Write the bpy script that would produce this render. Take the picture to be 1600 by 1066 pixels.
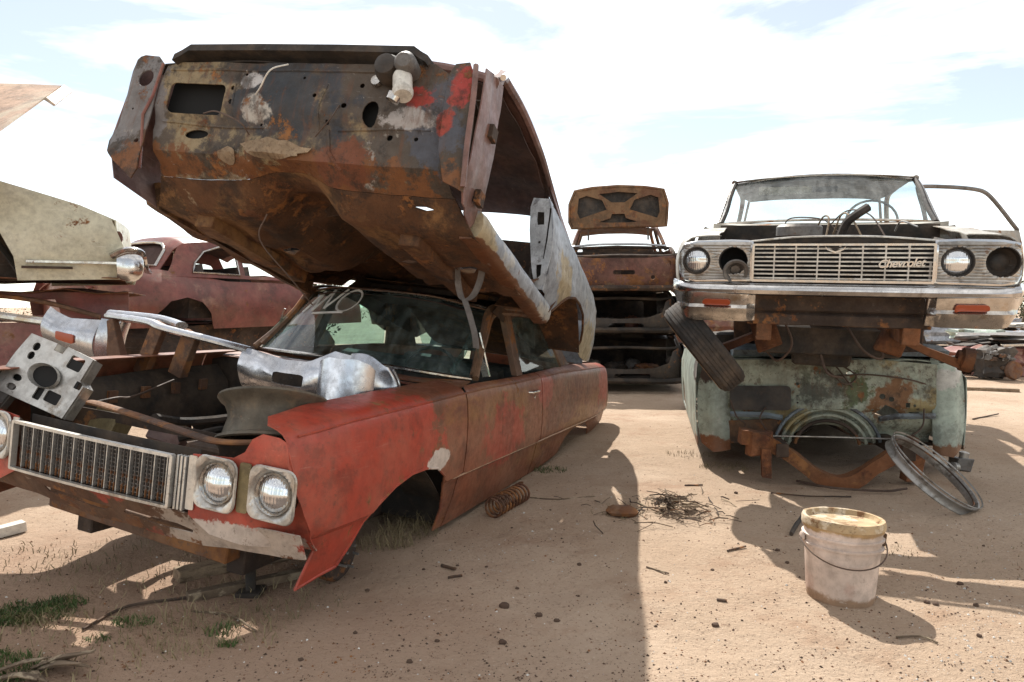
import bpy, math, random
import numpy as np
from mathutils import Vector, Matrix, noise
from mathutils.geometry import delaunay_2d_cdt
R = math.radians
random.seed(7)
for o in list(bpy.data.objects): bpy.data.objects.remove(o)
scene = bpy.context.scene
COL = scene.collection

# ---------------------------------------------------------------- camera
cam = bpy.data.cameras.new('camera'); cam.sensor_width = 36.0; cam.lens = 36.0 * 1120 / 1600
cam.clip_start = 0.05; cam.clip_end = 3000
camo = bpy.data.objects.new('camera', cam); COL.objects.link(camo)
camo.location = (0, 0, 1.2)
camo.rotation_euler = (R(90) - math.atan(53 / 1120), 0, 0)
scene.camera = camo

# ---------------------------------------------------------------- light
SUN_EL, SUN_AZ = R(48), R(-9)          # azimuth from +Y (away from camera), negative = towards -X
world = bpy.data.worlds.new('World'); scene.world = world; world.use_nodes = True
wt = world.node_tree; wt.nodes.clear()
wo = wt.nodes.new('ShaderNodeOutputWorld'); wb = wt.nodes.new('ShaderNodeBackground')
sky = wt.nodes.new('ShaderNodeTexSky'); sky.sky_type = 'NISHITA'; sky.sun_disc = False
sky.sun_elevation = SUN_EL; sky.sun_rotation = SUN_AZ
sky.air_density = 0.75; sky.dust_density = 0.25; sky.ozone_density = 0.35
tc = wt.nodes.new('ShaderNodeTexCoord'); mp = wt.nodes.new('ShaderNodeMapping')
mp.inputs['Scale'].default_value = (1.6, 1.2, 7.0); mp.inputs['Rotation'].default_value = (R(6), R(-5), R(20))
nz = wt.nodes.new('ShaderNodeTexNoise'); nz.inputs['Scale'].default_value = 1.35
nz.inputs['Detail'].default_value = 7; nz.inputs['Roughness'].default_value = .58; nz.inputs['Distortion'].default_value = .5
rp = wt.nodes.new('ShaderNodeValToRGB')
rp.color_ramp.elements[0].position = .43; rp.color_ramp.elements[0].color = (.31, .31, .31, 1)
rp.color_ramp.elements[1].position = .64; rp.color_ramp.elements[1].color = (1, 1, 1, 1)
mx = wt.nodes.new('ShaderNodeMix'); mx.data_type = 'RGBA'
cl_ = wt.nodes.new('ShaderNodeMix'); cl_.data_type = 'RGBA'; cl_.blend_type = 'ADD'; cl_.inputs['Factor'].default_value = 1.0
cl_.inputs['B'].default_value = (13.2, 12.2, 10.6, 1); wt.links.new(sky.outputs[0], cl_.inputs['A']); wt.links.new(cl_.outputs['Result'], mx.inputs['B'])
wt.links.new(tc.outputs['Generated'], mp.inputs['Vector']); wt.links.new(mp.outputs[0], nz.inputs['Vector'])
wt.links.new(nz.outputs[0], rp.inputs[0]); wt.links.new(rp.outputs[0], mx.inputs['Factor'])
st_ = wt.nodes.new('ShaderNodeMix'); st_.data_type = 'RGBA'; st_.blend_type = 'MULTIPLY'; st_.inputs['Factor'].default_value = 1.0; st_.inputs['B'].default_value = (.95, 1.04, .95, 1)
wt.links.new(sky.outputs[0], st_.inputs['A']); wt.links.new(st_.outputs['Result'], mx.inputs['A']); wt.links.new(mx.outputs['Result'], wb.inputs[0])
wb.inputs[1].default_value = 0.065
wt.links.new(wb.outputs[0], wo.inputs[0])
sl = bpy.data.lights.new('sun', 'SUN'); sl.energy = 4.2; sl.angle = R(.55); sl.color = (1, .955, .88)
so = bpy.data.objects.new('sun', sl); COL.objects.link(so)
sd = Vector((math.sin(SUN_AZ) * math.cos(SUN_EL), math.cos(SUN_AZ) * math.cos(SUN_EL), math.sin(SUN_EL)))
so.rotation_euler = sd.to_track_quat('Z', 'Y').to_euler(); so.location = (0, 0, 20)
vs = scene.view_settings; vs.view_transform = 'Standard'; vs.look = 'None'; vs.gamma = 1; vs.use_curve_mapping = False
vs.exposure = 0.88
scene.render.engine = 'CYCLES'
scene.cycles.max_bounces = 8; scene.cycles.transparent_max_bounces = 16

# ---------------------------------------------------------------- materials
def nn(nt, t, **k):
    n = nt.nodes.new(t)
    for a, b in k.items():
        if a in n.inputs: n.inputs[a].default_value = b
        else: setattr(n, a, b)
    return n
def mathn(nt, op, a, b=None, c=None):
    n = nt.nodes.new('ShaderNodeMath'); n.operation = op
    for i, v in enumerate((a, b, c)):
        if v is None: continue
        if isinstance(v, (int, float)): n.inputs[i].default_value = v
        else: nt.links.new(v, n.inputs[i])
    return n.outputs[0]
def smooth(nt, v, lo, hi):
    n = nt.nodes.new('ShaderNodeMapRange'); n.interpolation_type = 'SMOOTHSTEP'
    n.inputs['From Min'].default_value = lo; n.inputs['From Max'].default_value = hi
    nt.links.new(v, n.inputs['Value']); return n.outputs[0]
def noise_v(nt, co, scale, detail=6, rough=.6, off=0, stretch=None, dist=0.0):
    v = co
    if off or stretch:
        m = nn(nt, 'ShaderNodeMapping'); m.inputs['Location'].default_value = (off, off * .7, off * 1.3)
        if stretch: m.inputs['Scale'].default_value = stretch
        nt.links.new(co, m.inputs['Vector']); v = m.outputs[0]
    n = nn(nt, 'ShaderNodeTexNoise', Scale=scale, Detail=detail, Roughness=rough, Distortion=dist)
    nt.links.new(v, n.inputs['Vector']); return n.outputs[0]
MATS = {}
RUST = (.115, .045, .02); RUST2 = (.25, .105, .032); DUST = (.36, .25, .165)
def weathered(name, base, layers=(), rust=0.0, rough=.55, metal=0.0, bump=.12, dust=.25, var=.35, scale=1.0, seed=0, coat=0.0, streak=0.0, spec=.4, k=.8, grime=.35, chips=.45, scratch=.3):
    """layers: ('n',color,scale,lo,hi[,stretch]) noise patches or ('b',color,centre,radii,edge) placed patches with ragged edges."""
    base = tuple(c * k for c in base); layers = [(L[0], tuple(c * k for c in L[1])) + tuple(L[2:]) for L in layers]; dust *= .6
    m = bpy.data.materials.new(name); m.use_nodes = True; nt = m.node_tree
    bs = nt.nodes['Principled BSDF']; co = nn(nt, 'ShaderNodeTexCoord').outputs['Object']
    off = seed * 3.17 + .13
    def mix(fac, a, b, mode='MIX'):
        n = nt.nodes.new('ShaderNodeMix'); n.data_type = 'RGBA'; n.blend_type = mode
        if isinstance(fac, (int, float)): n.inputs['Factor'].default_value = fac
        else: nt.links.new(fac, n.inputs['Factor'])
        for s, v in (('A', a), ('B', b)):
            if isinstance(v, tuple): n.inputs[s].default_value = (*v[:3], 1)
            else: nt.links.new(v, n.inputs[s])
        return n.outputs['Result']
    n1 = noise_v(nt, co, 2.2 * scale, 7, .62, off)
    dark = tuple(c * (1 - var) for c in base); lite = tuple(min(1, c * (1 + var * .75) + .006) for c in base)
    col = mix(smooth(nt, n1, .3, .7), dark, lite)
    rg = None
    for i, L in enumerate(layers):
        if L[0] == 'n':
            st = L[5] if len(L) > 5 else None
            md, hw = (L[3] + L[4]) / 2, (L[4] - L[3]) * .28; f = smooth(nt, noise_v(nt, co, L[2], 11, .68, off + 5.3 * (i + 1), st), md - hw, md + hw)
        else:
            _, c, cen, rad, edge = L
            vm = nn(nt, 'ShaderNodeVectorMath', operation='SUBTRACT'); vm.inputs[1].default_value = cen; nt.links.new(co, vm.inputs[0])
            vd = nn(nt, 'ShaderNodeVectorMath', operation='DIVIDE'); vd.inputs[1].default_value = rad; nt.links.new(vm.outputs[0], vd.inputs[0])
            ln = nn(nt, 'ShaderNodeVectorMath', operation='LENGTH'); nt.links.new(vd.outputs[0], ln.inputs[0])
            edge *= .5; d = mathn(nt, 'ADD', ln.outputs['Value'], mathn(nt, 'MULTIPLY', mathn(nt, 'SUBTRACT', noise_v(nt, co, 7, 12, .72, off + 9 * (i + 1)), .5), 1.9 if edge < .12 else 3.4))
            f = mathn(nt, 'SUBTRACT', 1.0, smooth(nt, d, 1 - edge, 1 + edge))
        col = mix(f, col, L[1])
    # fine mottling and grime
    n2 = noise_v(nt, co, 19 * scale, 6, .7, off + 2)
    col = mix(smooth(nt, n2, .35, .75), col, mix(.32, col, (.035, .026, .02)))
    if grime > 0:
        gn = noise_v(nt, co, 4.3 * scale, 13, .76, off + 71)
        col = mix(mathn(nt, 'MULTIPLY', smooth(nt, gn, .50, .60), grime), col, (.018, .013, .010))
    if scratch > 0:
        sn1 = noise_v(nt, co, 3.0, 6, .7, off + 81, (1.2, 9, 26)); sn2 = noise_v(nt, co, 2.2, 3, .5, off + 85)
        col = mix(mathn(nt, 'MULTIPLY', mathn(nt, 'MULTIPLY', smooth(nt, sn1, .625, .645), smooth(nt, sn2, .45, .6)), scratch), col, tuple(min(.8, c * 1.5 + .14) for c in base))
    if chips > 0:
        cn = noise_v(nt, co, 33 * scale, 9, .78, off + 91); cm = noise_v(nt, co, 3.5, 4, .6, off + 95)
        cs = mathn(nt, 'ADD', mathn(nt, 'MULTIPLY', cn, .75), mathn(nt, 'MULTIPLY', cm, .25))
        col = mix(mathn(nt, 'MULTIPLY', smooth(nt, cs, .575, .595), chips), col, (.05, .028, .018))
        cn2 = noise_v(nt, co, 27 * scale, 8, .78, off + 99)
        col = mix(mathn(nt, 'MULTIPLY', smooth(nt, cn2, .655, .67), chips * .6), col, tuple(min(.75, c * 1.3 + .10) for c in base))
    rmask = None
    if rust > 0:
        a = noise_v(nt, co, 3.1 * scale, 9, .7, off + 21); b = noise_v(nt, co, 14 * scale, 6, .7, off + 33)
        s = mathn(nt, 'ADD', mathn(nt, 'MULTIPLY', a, .7), mathn(nt, 'MULTIPLY', b, .3))
        t = .68 - .36 * rust
        rmask = smooth(nt, s, t - .012, t + .03)
        rc = mix(smooth(nt, noise_v(nt, co, 8 * scale, 6, .65, off + 40), .35, .65), RUST, RUST2)
        col = mix(rmask, col, rc)
    if streak > 0:
        sn = noise_v(nt, co, 5, 5, .6, off + 50, (6, 6, .7))
        col = mix(mathn(nt, 'MULTIPLY', smooth(nt, sn, .5, .72), streak), col, RUST)
    if dust > 0:
        dn = noise_v(nt, co, 3.7 * scale, 8, .7, off + 60)
        col = mix(mathn(nt, 'MULTIPLY', smooth(nt, dn, .38, .72), dust), col, DUST)
    nt.links.new(col, bs.inputs['Base Color'])
    r = smooth(nt, n2, .25, .8)
    r = mathn(nt, 'ADD', mathn(nt, 'MULTIPLY', r, .25), rough - .1)
    if rmask is not None: r = mathn(nt, 'MAXIMUM', r, mathn(nt, 'MULTIPLY', rmask, .85))
    nt.links.new(r, bs.inputs['Roughness'])
    if metal > 0:
        mm = metal if rmask is None else mathn(nt, 'MULTIPLY', mathn(nt, 'SUBTRACT', 1.0, rmask), metal)
        if isinstance(mm, float): bs.inputs['Metallic'].default_value = mm
        else: nt.links.new(mm, bs.inputs['Metallic'])
    bs.inputs['Coat Weight'].default_value = coat; bs.inputs['Coat Roughness'].default_value = .25
    bs.inputs['Specular IOR Level'].default_value = spec
    if bump > 0:
        h = mathn(nt, 'ADD', mathn(nt, 'MULTIPLY', n1, .7), mathn(nt, 'MULTIPLY', noise_v(nt, co, 45 * scale, 4, .7, off), .2))
        if rmask is not None: h = mathn(nt, 'ADD', h, mathn(nt, 'MULTIPLY', mathn(nt, 'MULTIPLY', rmask, n2), .35))
        b = nn(nt, 'ShaderNodeBump', Strength=min(1, bump * 3), Distance=.02); nt.links.new(h, b.inputs['Height'])
        nt.links.new(b.outputs[0], bs.inputs['Normal'])
    MATS[name] = m; return m

weathered('red_paint', (.275, .088, .043), [
    ('n', (.32, .140, .048), 1.1, .47, .66, (.5, 1, 1.6)), ('n', (.20, .055, .032), 1.7, .52, .64, (.5, 1, 1.5)),
    ('b', (.47, .062, .034), (.35, -.9, .62), (.78, .6, .55), .10),
    ('b', (.42, .07, .040), (2.12, -.9, .60), (.34, .5, .17), .3),
    ('b', (.44, .09, .06), (2.95, -.9, .80), (.16, .5, .11), .3),
    ('b', (.46, .07, .042), (5.1, -.9, .75), (.35, .5, .2), .25),
    ('b', (.75, .64, .56), (1.17, -.9, .585), (.12, .3, .055), .10)], rust=.25, rough=.42, dust=.30, bump=.05, var=.22, seed=1)
weathered('red_face', (.47, .062, .034), [('b', (.66, .55, .47), (.14, -.60, .40), (.3, .30, .07), .14)], rust=.25, rough=.42, dust=.3, bump=.05, seed=1)
weathered('primer_lip', (.56, .46, .38), [('b', (.12, .055, .03), (.1, .25, .42), (.4, .62, .2), .1), ('n', (.40, .06, .035), 2.2, .58, .64)], rust=.30, rough=.7, dust=.3, seed=2)
weathered('brown_rust', (.13, .065, .04), [('n', (.24, .12, .06), 2.5, .45, .6)], rust=.45, rough=.8, dust=.3, seed=3)
weathered('dark_rust', (.05, .032, .024), [('n', (.12, .065, .035), 3, .5, .65)], rust=.35, rough=.85, dust=.25, seed=4)
weathered('orange_rust', (.23, .085, .03), [('n', (.10, .035, .018), 3, .45, .62), ('n', (.34, .15, .05), 7, .55, .7)], rust=.3, rough=.9, dust=.2, seed=5, bump=.3)
weathered('bay_black', (.022, .02, .018), [('n', (.07, .05, .035), 3, .5, .7)], rust=.15, rough=.8, dust=.3, seed=6)
weathered('roof_brown', (.15, .075, .045), [('n', (.23, .13, .07), 2, .45, .65)], rust=.4, rough=.6, dust=.4, seed=7)
weathered('chrome', (.62, .62, .62), [('n', (.34, .30, .26), 5, .56, .72)], rust=.10, rough=.17, metal=1.0, bump=.02, dust=.22, var=.1, seed=8, k=1, grime=.12, chips=.15, scratch=0)
weathered('chrome_old', (.55, .53, .50), [('n', (.42, .33, .24), 4, .5, .7)], rust=.28, rough=.20, metal=.95, bump=.05, dust=.35, var=.15, seed=9, k=1, grime=.2, chips=.25, scratch=0)
weathered('alu', (.55, .54, .51), [('n', (.36, .32, .27), 6, .5, .7)], rust=.12, rough=.38, metal=.7, bump=.03, dust=.3, var=.15, seed=10, k=1)
weathered('silver_bumper', (.55, .57, .61), [('n', (.47, .48, .50), 3, .45, .65)], rust=.08, rough=.24, metal=.9, bump=.012, dust=.3, var=.12, seed=11, k=1, grime=.15, chips=.15, scratch=0)
weathered('olive_metal', (.27, .21, .10), [], rust=.3, rough=.6, metal=.2, dust=.3, seed=12)
weathered('rubber', (.022, .022, .023), [('n', (.075, .062, .05), 5, .48, .7)], rough=.85, dust=.3, seed=13, bump=.15)
weathered('black_part', (.018, .018, .018), [], rough=.6, dust=.25, seed=14)
weathered('steel_wheel', (.11, .095, .07), [('n', (.19, .14, .09), 6, .5, .65)], rust=.3, rough=.6, metal=.3, dust=.35, seed=15)
weathered('firewall_mix', (.085, .066, .05), [
    ('n', (.30, .23, .13), 1.7, .52, .62), ('n', (.035, .042, .055), 1.5, .49, .60),
    ('b', (.032, .040, .050), (.15, .06, .72), (.3, .22, .20), .2),
    ('b', (.085, .09, .11), (.15, -.70, .62), (.3, .12, .18), .25),
    ('b', (.20, .19, .19), (.15, .78, .66), (.3, .13, .22), .3),
    ('b', (.42, .34, .19), (.15, .02, .47), (.3, .17, .045), .22),
    ('b', (.55, .53, .52), (.13, .21, .80), (.3, .05, .042), .2), ('b', (.5, .47, .42), (.13, .16, .66), (.3, .07, .06), .35),
    ('b', (.45, .43, .42), (.13, -.56, .66), (.3, .13, .045), .3), ('b', (.42, .05, .04), (.15, -.60, .75), (.3, .07, .05), .3),
    ('b', (.42, .05, .04), (.15, -.79, .80), (.3, .05, .09), .35), ('b', (.40, .06, .04), (.15, -.74, .63), (.3, .035, .06), .35),
    ('b', (.20, .075, .022), (.2, 0, .30), (.5, 1.0, .17), .25), ('b', (.30, .24, .16), (.2, .30, .34), (.5, .25, .06), .3),
    ('b', (.19, .06, .025), (.2, -.3, .45), (.3, .13, .10), .3), ('n', (.36, .33, .29), 3.4, .61, .68), ('n', (.40, .37, .33), 9, .66, .72)], rust=.30, rough=.7, dust=.12, seed=16, bump=.25, streak=.5, grime=.75, chips=.8, scratch=.4)
weathered('floor_rust', (.125, .052, .019), [('n', (.27, .14, .055), 1.6, .5, .66, (1, 1, 1)), ('n', (.07, .035, .02), 1.9, .5, .66), ('n', (.40, .31, .2), 3.1, .62, .72)], rust=.35, rough=.85, dust=.1, seed=17, bump=.4, grime=.7, chips=.7)
weathered('pillar_maroon', (.22, .115, .10), [('n', (.30, .20, .18), 2, .5, .66)], rust=.22, rough=.5, dust=.2, seed=18)
weathered('quarter_blue', (.42, .46, .52), [('n', (.24, .26, .30), 2.6, .52, .66, (1, 1, 2.5)), ('n', (.55, .54, .50), 2.1, .54, .66),
    ('b', (.50, .40, .24), (2.1, -.9, .62), (.22, .4, .17), .35), ('b', (.56, .47, .31), (3.4, -.9, .45), (.42, .4, .18), .3), ('b', (.48, .40, .26), (.5, -.9, .33), (.14, .4, .10), .3), ('b', (.17, .065, .025), (1.1, -.86, .255), (1.2, .2, .03), .2)],
    rust=.22, rough=.5, metal=.15, dust=.12, seed=19)
weathered('jamb_blue', (.47, .50, .53), [('n', (.22, .24, .27), 4, .54, .64)], rust=.1, rough=.55, dust=.1, seed=20, k=1)
weathered('headliner', (.075, .036, .030), [('n', (.12, .06, .045), 2, .5, .65)], rough=.85, dust=.1, seed=21)
weathered('white_paint', (.56, .53, .46), [('n', (.45, .38, .29), 3, .52, .68)], rust=.34, rough=.45, dust=.3, seed=22)
weathered('bezel_ribbed', (.58, .56, .52), [('n', (.42, .36, .30), 6, .5, .68)], rust=.2, rough=.36, metal=.55, dust=.35, seed=23)
weathered('green_tub', (.40, .45, .36), [('n', (.36, .29, .14), 2.2, .52, .64), ('n', (.16, .18, .13), 3, .55, .65),
    ('b', (.10, .14, .06), (0, -.18, .58), (.3, .10, .12), .3), ('b', (.25, .12, .05), (0, -.42, .50), (.3, .14, .16), .4)], rust=.24, rough=.65, dust=.25, seed=24, streak=.35, grime=.7, chips=.7)
weathered('green_pillar', (.42, .50, .43), [('n', (.52, .54, .50), 3, .55, .68), ('b', (.22, .085, .035), (.1, .83, .12), (.4, .3, .10), .2), ('b', (.20, .09, .04), (.1, -.83, .10), (.4, .3, .09), .2),
    ('b', (.06, .045, .04), (.1, .85, .74), (.5, .3, .11), .15), ('b', (.62, .62, .58), (.1, -.80, .66), (.4, .12, .07), .3)], rust=.22, rough=.5, dust=.2, seed=25)
weathered('blue_dash', (.24, .30, .34), [('n', (.08, .09, .10), 3, .5, .62)], rust=.25, rough=.5, dust=.2, seed=26)
weathered('cream_car', (.60, .58, .44), [('n', (.66, .65, .52), 1.4, .45, .65)], rust=.24, rough=.38, dust=.12, seed=27, var=.12, bump=.03, k=1, grime=.1, chips=.2)
weathered('maroon_car', (.19, .055, .042), [('n', (.26, .13, .09), 1.7, .52, .68)], rust=.22, rough=.36, dust=.28, seed=28, bump=.04, k=1)
weathered('stack_red', (.17, .065, .045), [('n', (.24, .15, .09), 3, .5, .65)], rust=.45, rough=.7, dust=.2, seed=29)
weathered('stack_dark', (.045, .042, .04), [('n', (.09, .075, .06), 3, .5, .65)], rust=.25, rough=.7, dust=.2, seed=30)
weathered('lid_rust', (.20, .105, .045), [('n', (.15, .06, .025), 2.5, .48, .62)], rust=.4, rough=.8, dust=.2, seed=31)
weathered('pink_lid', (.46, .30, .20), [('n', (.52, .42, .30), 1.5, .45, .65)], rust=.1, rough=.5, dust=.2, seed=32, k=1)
weathered('bucket_plastic', (.60, .49, .42), [('n', (.50, .36, .30), 4, .5, .7), ('b', (.30, .19, .12), (0, 0, 0), (.5, .5, .035), .5), ('b', (.42, .27, .12), (0, 0, .30), (.5, .5, .022), .5), ('n', (.33, .22, .15), 5, .60, .68, (1, 1, .35))], rough=.5, dust=.35, seed=33, bump=.05, rust=.12, k=1, grime=.2, chips=.25)
weathered('bucket_lid', (.47, .34, .19), [('n', (.60, .50, .36), 9, .5, .62), ('n', (.20, .10, .04), 11, .53, .62)], rough=.75, dust=.3, seed=34, bump=.3, k=1)
weathered('trim_ring', (.32, .32, .31), [('n', (.14, .13, .115), 8, .47, .64)], rust=.2, rough=.42, metal=.5, dust=.3, seed=35, k=1)
weathered('spring_steel', (.14, .055, .028), [], rust=.5, rough=.8, dust=.2, seed=36)
weathered('wood', (.30, .22, .14), [('n', (.16, .11, .07), 9, .45, .65, (1, 6, 6))], rough=.85, dust=.35, seed=37, bump=.3, k=1)
weathered('twig', (.16, .115, .075), [('n', (.36, .29, .20), 8, .5, .6)], rough=.9, dust=.2, seed=38, k=1)
weathered('clod', (.085, .05, .033), [], rough=.95, dust=.2, seed=39)
weathered('belt_web', (.16, .15, .145), [], rough=.9, dust=.2, seed=40)
weathered('white_plastic', (.68, .66, .60), [], rough=.5, dust=.3, seed=41, k=1)
weathered('seat_cloth', (.055, .05, .05), [('n', (.12, .10, .085), 6, .5, .65)], rough=.9, dust=.3, seed=42)
weathered('grey_metal', (.22, .21, .20), [('n', (.40, .37, .32), 5, .52, .66)], rust=.25, rough=.55, metal=.4, dust=.3, seed=43)
weathered('junk_red', (.24, .07, .055), [('n', (.36, .20, .15), 3, .5, .66)], rust=.25, rough=.5, dust=.35, seed=44)
weathered('wire', (.09, .055, .04), [], rough=.7, dust=.2, seed=45)
weathered('grass_leaf', (.075, .135, .028), [('n', (.20, .19, .06), 6, .52, .66)], rough=.7, dust=.1, seed=46, bump=0, chips=0, scratch=0, grime=0)
weathered('dry_grass', (.30, .24, .13), [], rough=.8, dust=.2, seed=47, bump=0, chips=0, scratch=0, grime=0)
weathered('shrub_leaf', (.075, .085, .035), [('n', (.14, .13, .06), 4, .5, .6)], rough=.7, dust=.2, seed=48, bump=0, chips=0, scratch=0, grime=0)
weathered('chalk', (.62, .60, .56), [], rough=.9, dust=.1, seed=49, bump=0, k=1, chips=0, scratch=0, grime=0)

def plain(name, col, rough=.5, metal=0, trans=0, ior=1.45, alpha=1, spec=.5):
    m = bpy.data.materials.new(name); m.use_nodes = True; b = m.node_tree.nodes['Principled BSDF']
    b.inputs['Base Color'].default_value = (*col, 1); b.inputs['Roughness'].default_value = rough; b.inputs['Metallic'].default_value = metal
    b.inputs['Transmission Weight'].default_value = trans; b.inputs['IOR'].default_value = ior; b.inputs['Alpha'].default_value = alpha
    b.inputs['Specular IOR Level'].default_value = spec
    MATS[name] = m; return m
def dusty_glass(name, tint, dust_col, lo, hi, scale, amt):
    m = plain(name, tint, .03, 0, 1.0, 1.08); nt = m.node_tree; bs = nt.nodes['Principled BSDF']; out = nt.nodes['Material Output']
    bs.inputs['Specular IOR Level'].default_value = .5
    gl = nn(nt, 'ShaderNodeBsdfGlossy', Roughness=.04); tr = nn(nt, 'ShaderNodeBsdfTransparent'); tr.inputs[0].default_value = (*tint, 1)
    lw = nn(nt, 'ShaderNodeLayerWeight', Blend=.5); ms = nn(nt, 'ShaderNodeMixShader')
    nt.links.new(mathn(nt, 'ADD', mathn(nt, 'MULTIPLY', mathn(nt, 'POWER', lw.outputs['Facing'], 5.0), .9), .06), ms.inputs[0]); nt.links.new(tr.outputs[0], ms.inputs[1]); nt.links.new(gl.outputs[0], ms.inputs[2])
    df = nn(nt, 'ShaderNodeBsdfDiffuse'); df.inputs[0].default_value = (*dust_col, 1)
    co = nn(nt, 'ShaderNodeTexCoord').outputs['Object']
    a = noise_v(nt, co, scale, 8, .7, 3.1); b = noise_v(nt, co, scale * .5, 5, .6, 8.1, (1, 5, .8))
    f = mathn(nt, 'MULTIPLY', smooth(nt, mathn(nt, 'ADD', mathn(nt, 'MULTIPLY', a, .6), mathn(nt, 'MULTIPLY', b, .4)), lo, hi), amt)
    m2 = nn(nt, 'ShaderNodeMixShader'); nt.links.new(f, m2.inputs[0]); nt.links.new(ms.outputs[0], m2.inputs[1]); nt.links.new(df.outputs[0], m2.inputs[2])
    nt.links.new(m2.outputs[0], out.inputs['Surface']); nt.nodes.remove(bs)
    return m
dusty_glass('glass', (.56, .76, .73), (.42, .52, .50), .36, .72, 9, .22)
dusty_glass('glass_clean', (.74, .85, .86), (.55, .57, .55), .30, .75, 9, .34)
plain('amber_lens', (.30, .055, .018), .35); plain('void_black', (.008, .008, .008), .9)
plain('lens_glass', (.62, .64, .66), .12, .85)
plain('gold_lens', (.42, .33, .16), .3, .4)
# fluted headlamp lens: reflector metal with vertical ribs
def lens_mat():
    m = MATS['lens_glass']; nt = m.node_tree; bs = nt.nodes['Principled BSDF']; co = nn(nt, 'ShaderNodeTexCoord').outputs['Object']
    w = nn(nt, 'ShaderNodeTexWave', Scale=28, Distortion=.6); w.bands_direction = 'Y'; nt.links.new(co, w.inputs['Vector'])
    w2 = nn(nt, 'ShaderNodeTexWave', Scale=9, Distortion=1.2); w2.bands_direction = 'Z'; nt.links.new(co, w2.inputs['Vector'])
    b = nn(nt, 'ShaderNodeBump', Strength=.14, Distance=.01)
    nt.links.new(mathn(nt, 'ADD', w.outputs[1], mathn(nt, 'MULTIPLY', w2.outputs[1], 1.5)), b.inputs['Height']); nt.links.new(b.outputs[0], bs.inputs['Normal'])
    bs.inputs['Coat Weight'].default_value = 1; bs.inputs['Coat Roughness'].default_value = .06
lens_mat()
def sand_mat():
    m = bpy.data.materials.new('sand'); m.use_nodes = True; nt = m.node_tree; bs = nt.nodes['Principled BSDF']
    co = nn(nt, 'ShaderNodeTexCoord').outputs['Object']
    def mix(f, a, b):
        n = nt.nodes.new('ShaderNodeMix'); n.data_type = 'RGBA'; nt.links.new(f, n.inputs['Factor'])
        for s, v in (('A', a), ('B', b)):
            if isinstance(v, tuple): n.inputs[s].default_value = (*v, 1)
            else: nt.links.new(v, n.inputs[s])
        return n.outputs['Result']
    c = mix(smooth(nt, noise_v(nt, co, .55, 6, .6), .35, .68), (.385, .282, .20), (.475, .365, .272))
    c = mix(mathn(nt, 'MULTIPLY', smooth(nt, noise_v(nt, co, 2.6, 7, .68, 4), .50, .72), .55), c, (.30, .185, .12))
    sp = noise_v(nt, co, 60, 4, .75, 7); c = mix(mathn(nt, 'MULTIPLY', smooth(nt, sp, .585, .62), .5), c, (.13, .085, .06))
    sp3 = noise_v(nt, co, 24, 10, .8, 17); c = mix(mathn(nt, 'MULTIPLY', smooth(nt, sp3, .60, .64), .55), c, (.15, .09, .06))
    sp2 = noise_v(nt, co, 85, 3, .7, 12); c = mix(mathn(nt, 'MULTIPLY', smooth(nt, sp2, .64, .67), .6), c, (.60, .50, .40))
    # reddish earth near the left car
    vm = nn(nt, 'ShaderNodeVectorMath', operation='SUBTRACT'); vm.inputs[1].default_value = (-1.6, 2.4, 0); nt.links.new(co, vm.inputs[0])
    ln = nn(nt, 'ShaderNodeVectorMath', operation='LENGTH'); nt.links.new(vm.outputs[0], ln.inputs[0])
    d = mathn(nt, 'ADD', ln.outputs['Value'], mathn(nt, 'MULTIPLY', noise_v(nt, co, 1.5, 6, .6, 3), 1.6))
    c = mix(mathn(nt, 'MULTIPLY', mathn(nt, 'SUBTRACT', 1.0, smooth(nt, d, 1.5, 3.1)), .5), c, (.31, .19, .13))
    nt.links.new(c, bs.inputs['Base Color']); bs.inputs['Roughness'].default_value = .95; bs.inputs['Specular IOR Level'].default_value = .15
    h = mathn(nt, 'ADD', mathn(nt, 'MULTIPLY', noise_v(nt, co, 9, 8, .72, 2), 1.0), mathn(nt, 'MULTIPLY', noise_v(nt, co, 70, 4, .7, 6), .25))
    b = nn(nt, 'ShaderNodeBump', Strength=.9, Distance=.04); nt.links.new(h, b.inputs['Height']); nt.links.new(b.outputs[0], bs.inputs['Normal'])
    MATS['sand'] = m
sand_mat()

# ---------------------------------------------------------------- mesh helpers
def inpoly(pts, poly):
    pts = np.asarray(pts, float); poly = np.asarray(poly, float); x, y = pts[:, 0], pts[:, 1]
    r = np.zeros(len(pts), bool); j = len(poly) - 1
    for i in range(len(poly)):
        xi, yi = poly[i]; xj, yj = poly[j]
        c = ((yi > y) != (yj > y))
        if yi != yj: r ^= c & (x < (xj - xi) * (y - yi) / (yj - yi) + xi)
        j = i
    return r
def densify(loop, res):
    out = []
    for i in range(len(loop)):
        a = loop[i]; b = loop[(i + 1) % len(loop)]; d = math.dist(a, b); n = max(1, int(round(d / res)))
        for k in range(n): out.append((a[0] + (b[0] - a[0]) * k / n, a[1] + (b[1] - a[1]) * k / n))
    return out
def circ(cx, cy, r, n=14, ry=None, rot=0):
    ry = ry or r; out = []
    for i in range(n):
        a = 2 * math.pi * i / n; u, v = r * math.cos(a), ry * math.sin(a)
        out.append((cx + u * math.cos(rot) - v * math.sin(rot), cy + u * math.sin(rot) + v * math.cos(rot)))
    return out
def rrect(x0, y0, x1, y1, r, n=4):
    out = []
    for cx, cy, a0 in ((x1 - r, y1 - r, 0), (x0 + r, y1 - r, 90), (x0 + r, y0 + r, 180), (x1 - r, y0 + r, 270)):
        for k in range(n + 1):
            a = R(a0 + 90 * k / n); out.append((cx + r * math.cos(a), cy + r * math.sin(a)))
    return out
def interp(x, pts):
    return float(np.interp(x, [p[0] for p in pts], [p[1] for p in pts]))
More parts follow.
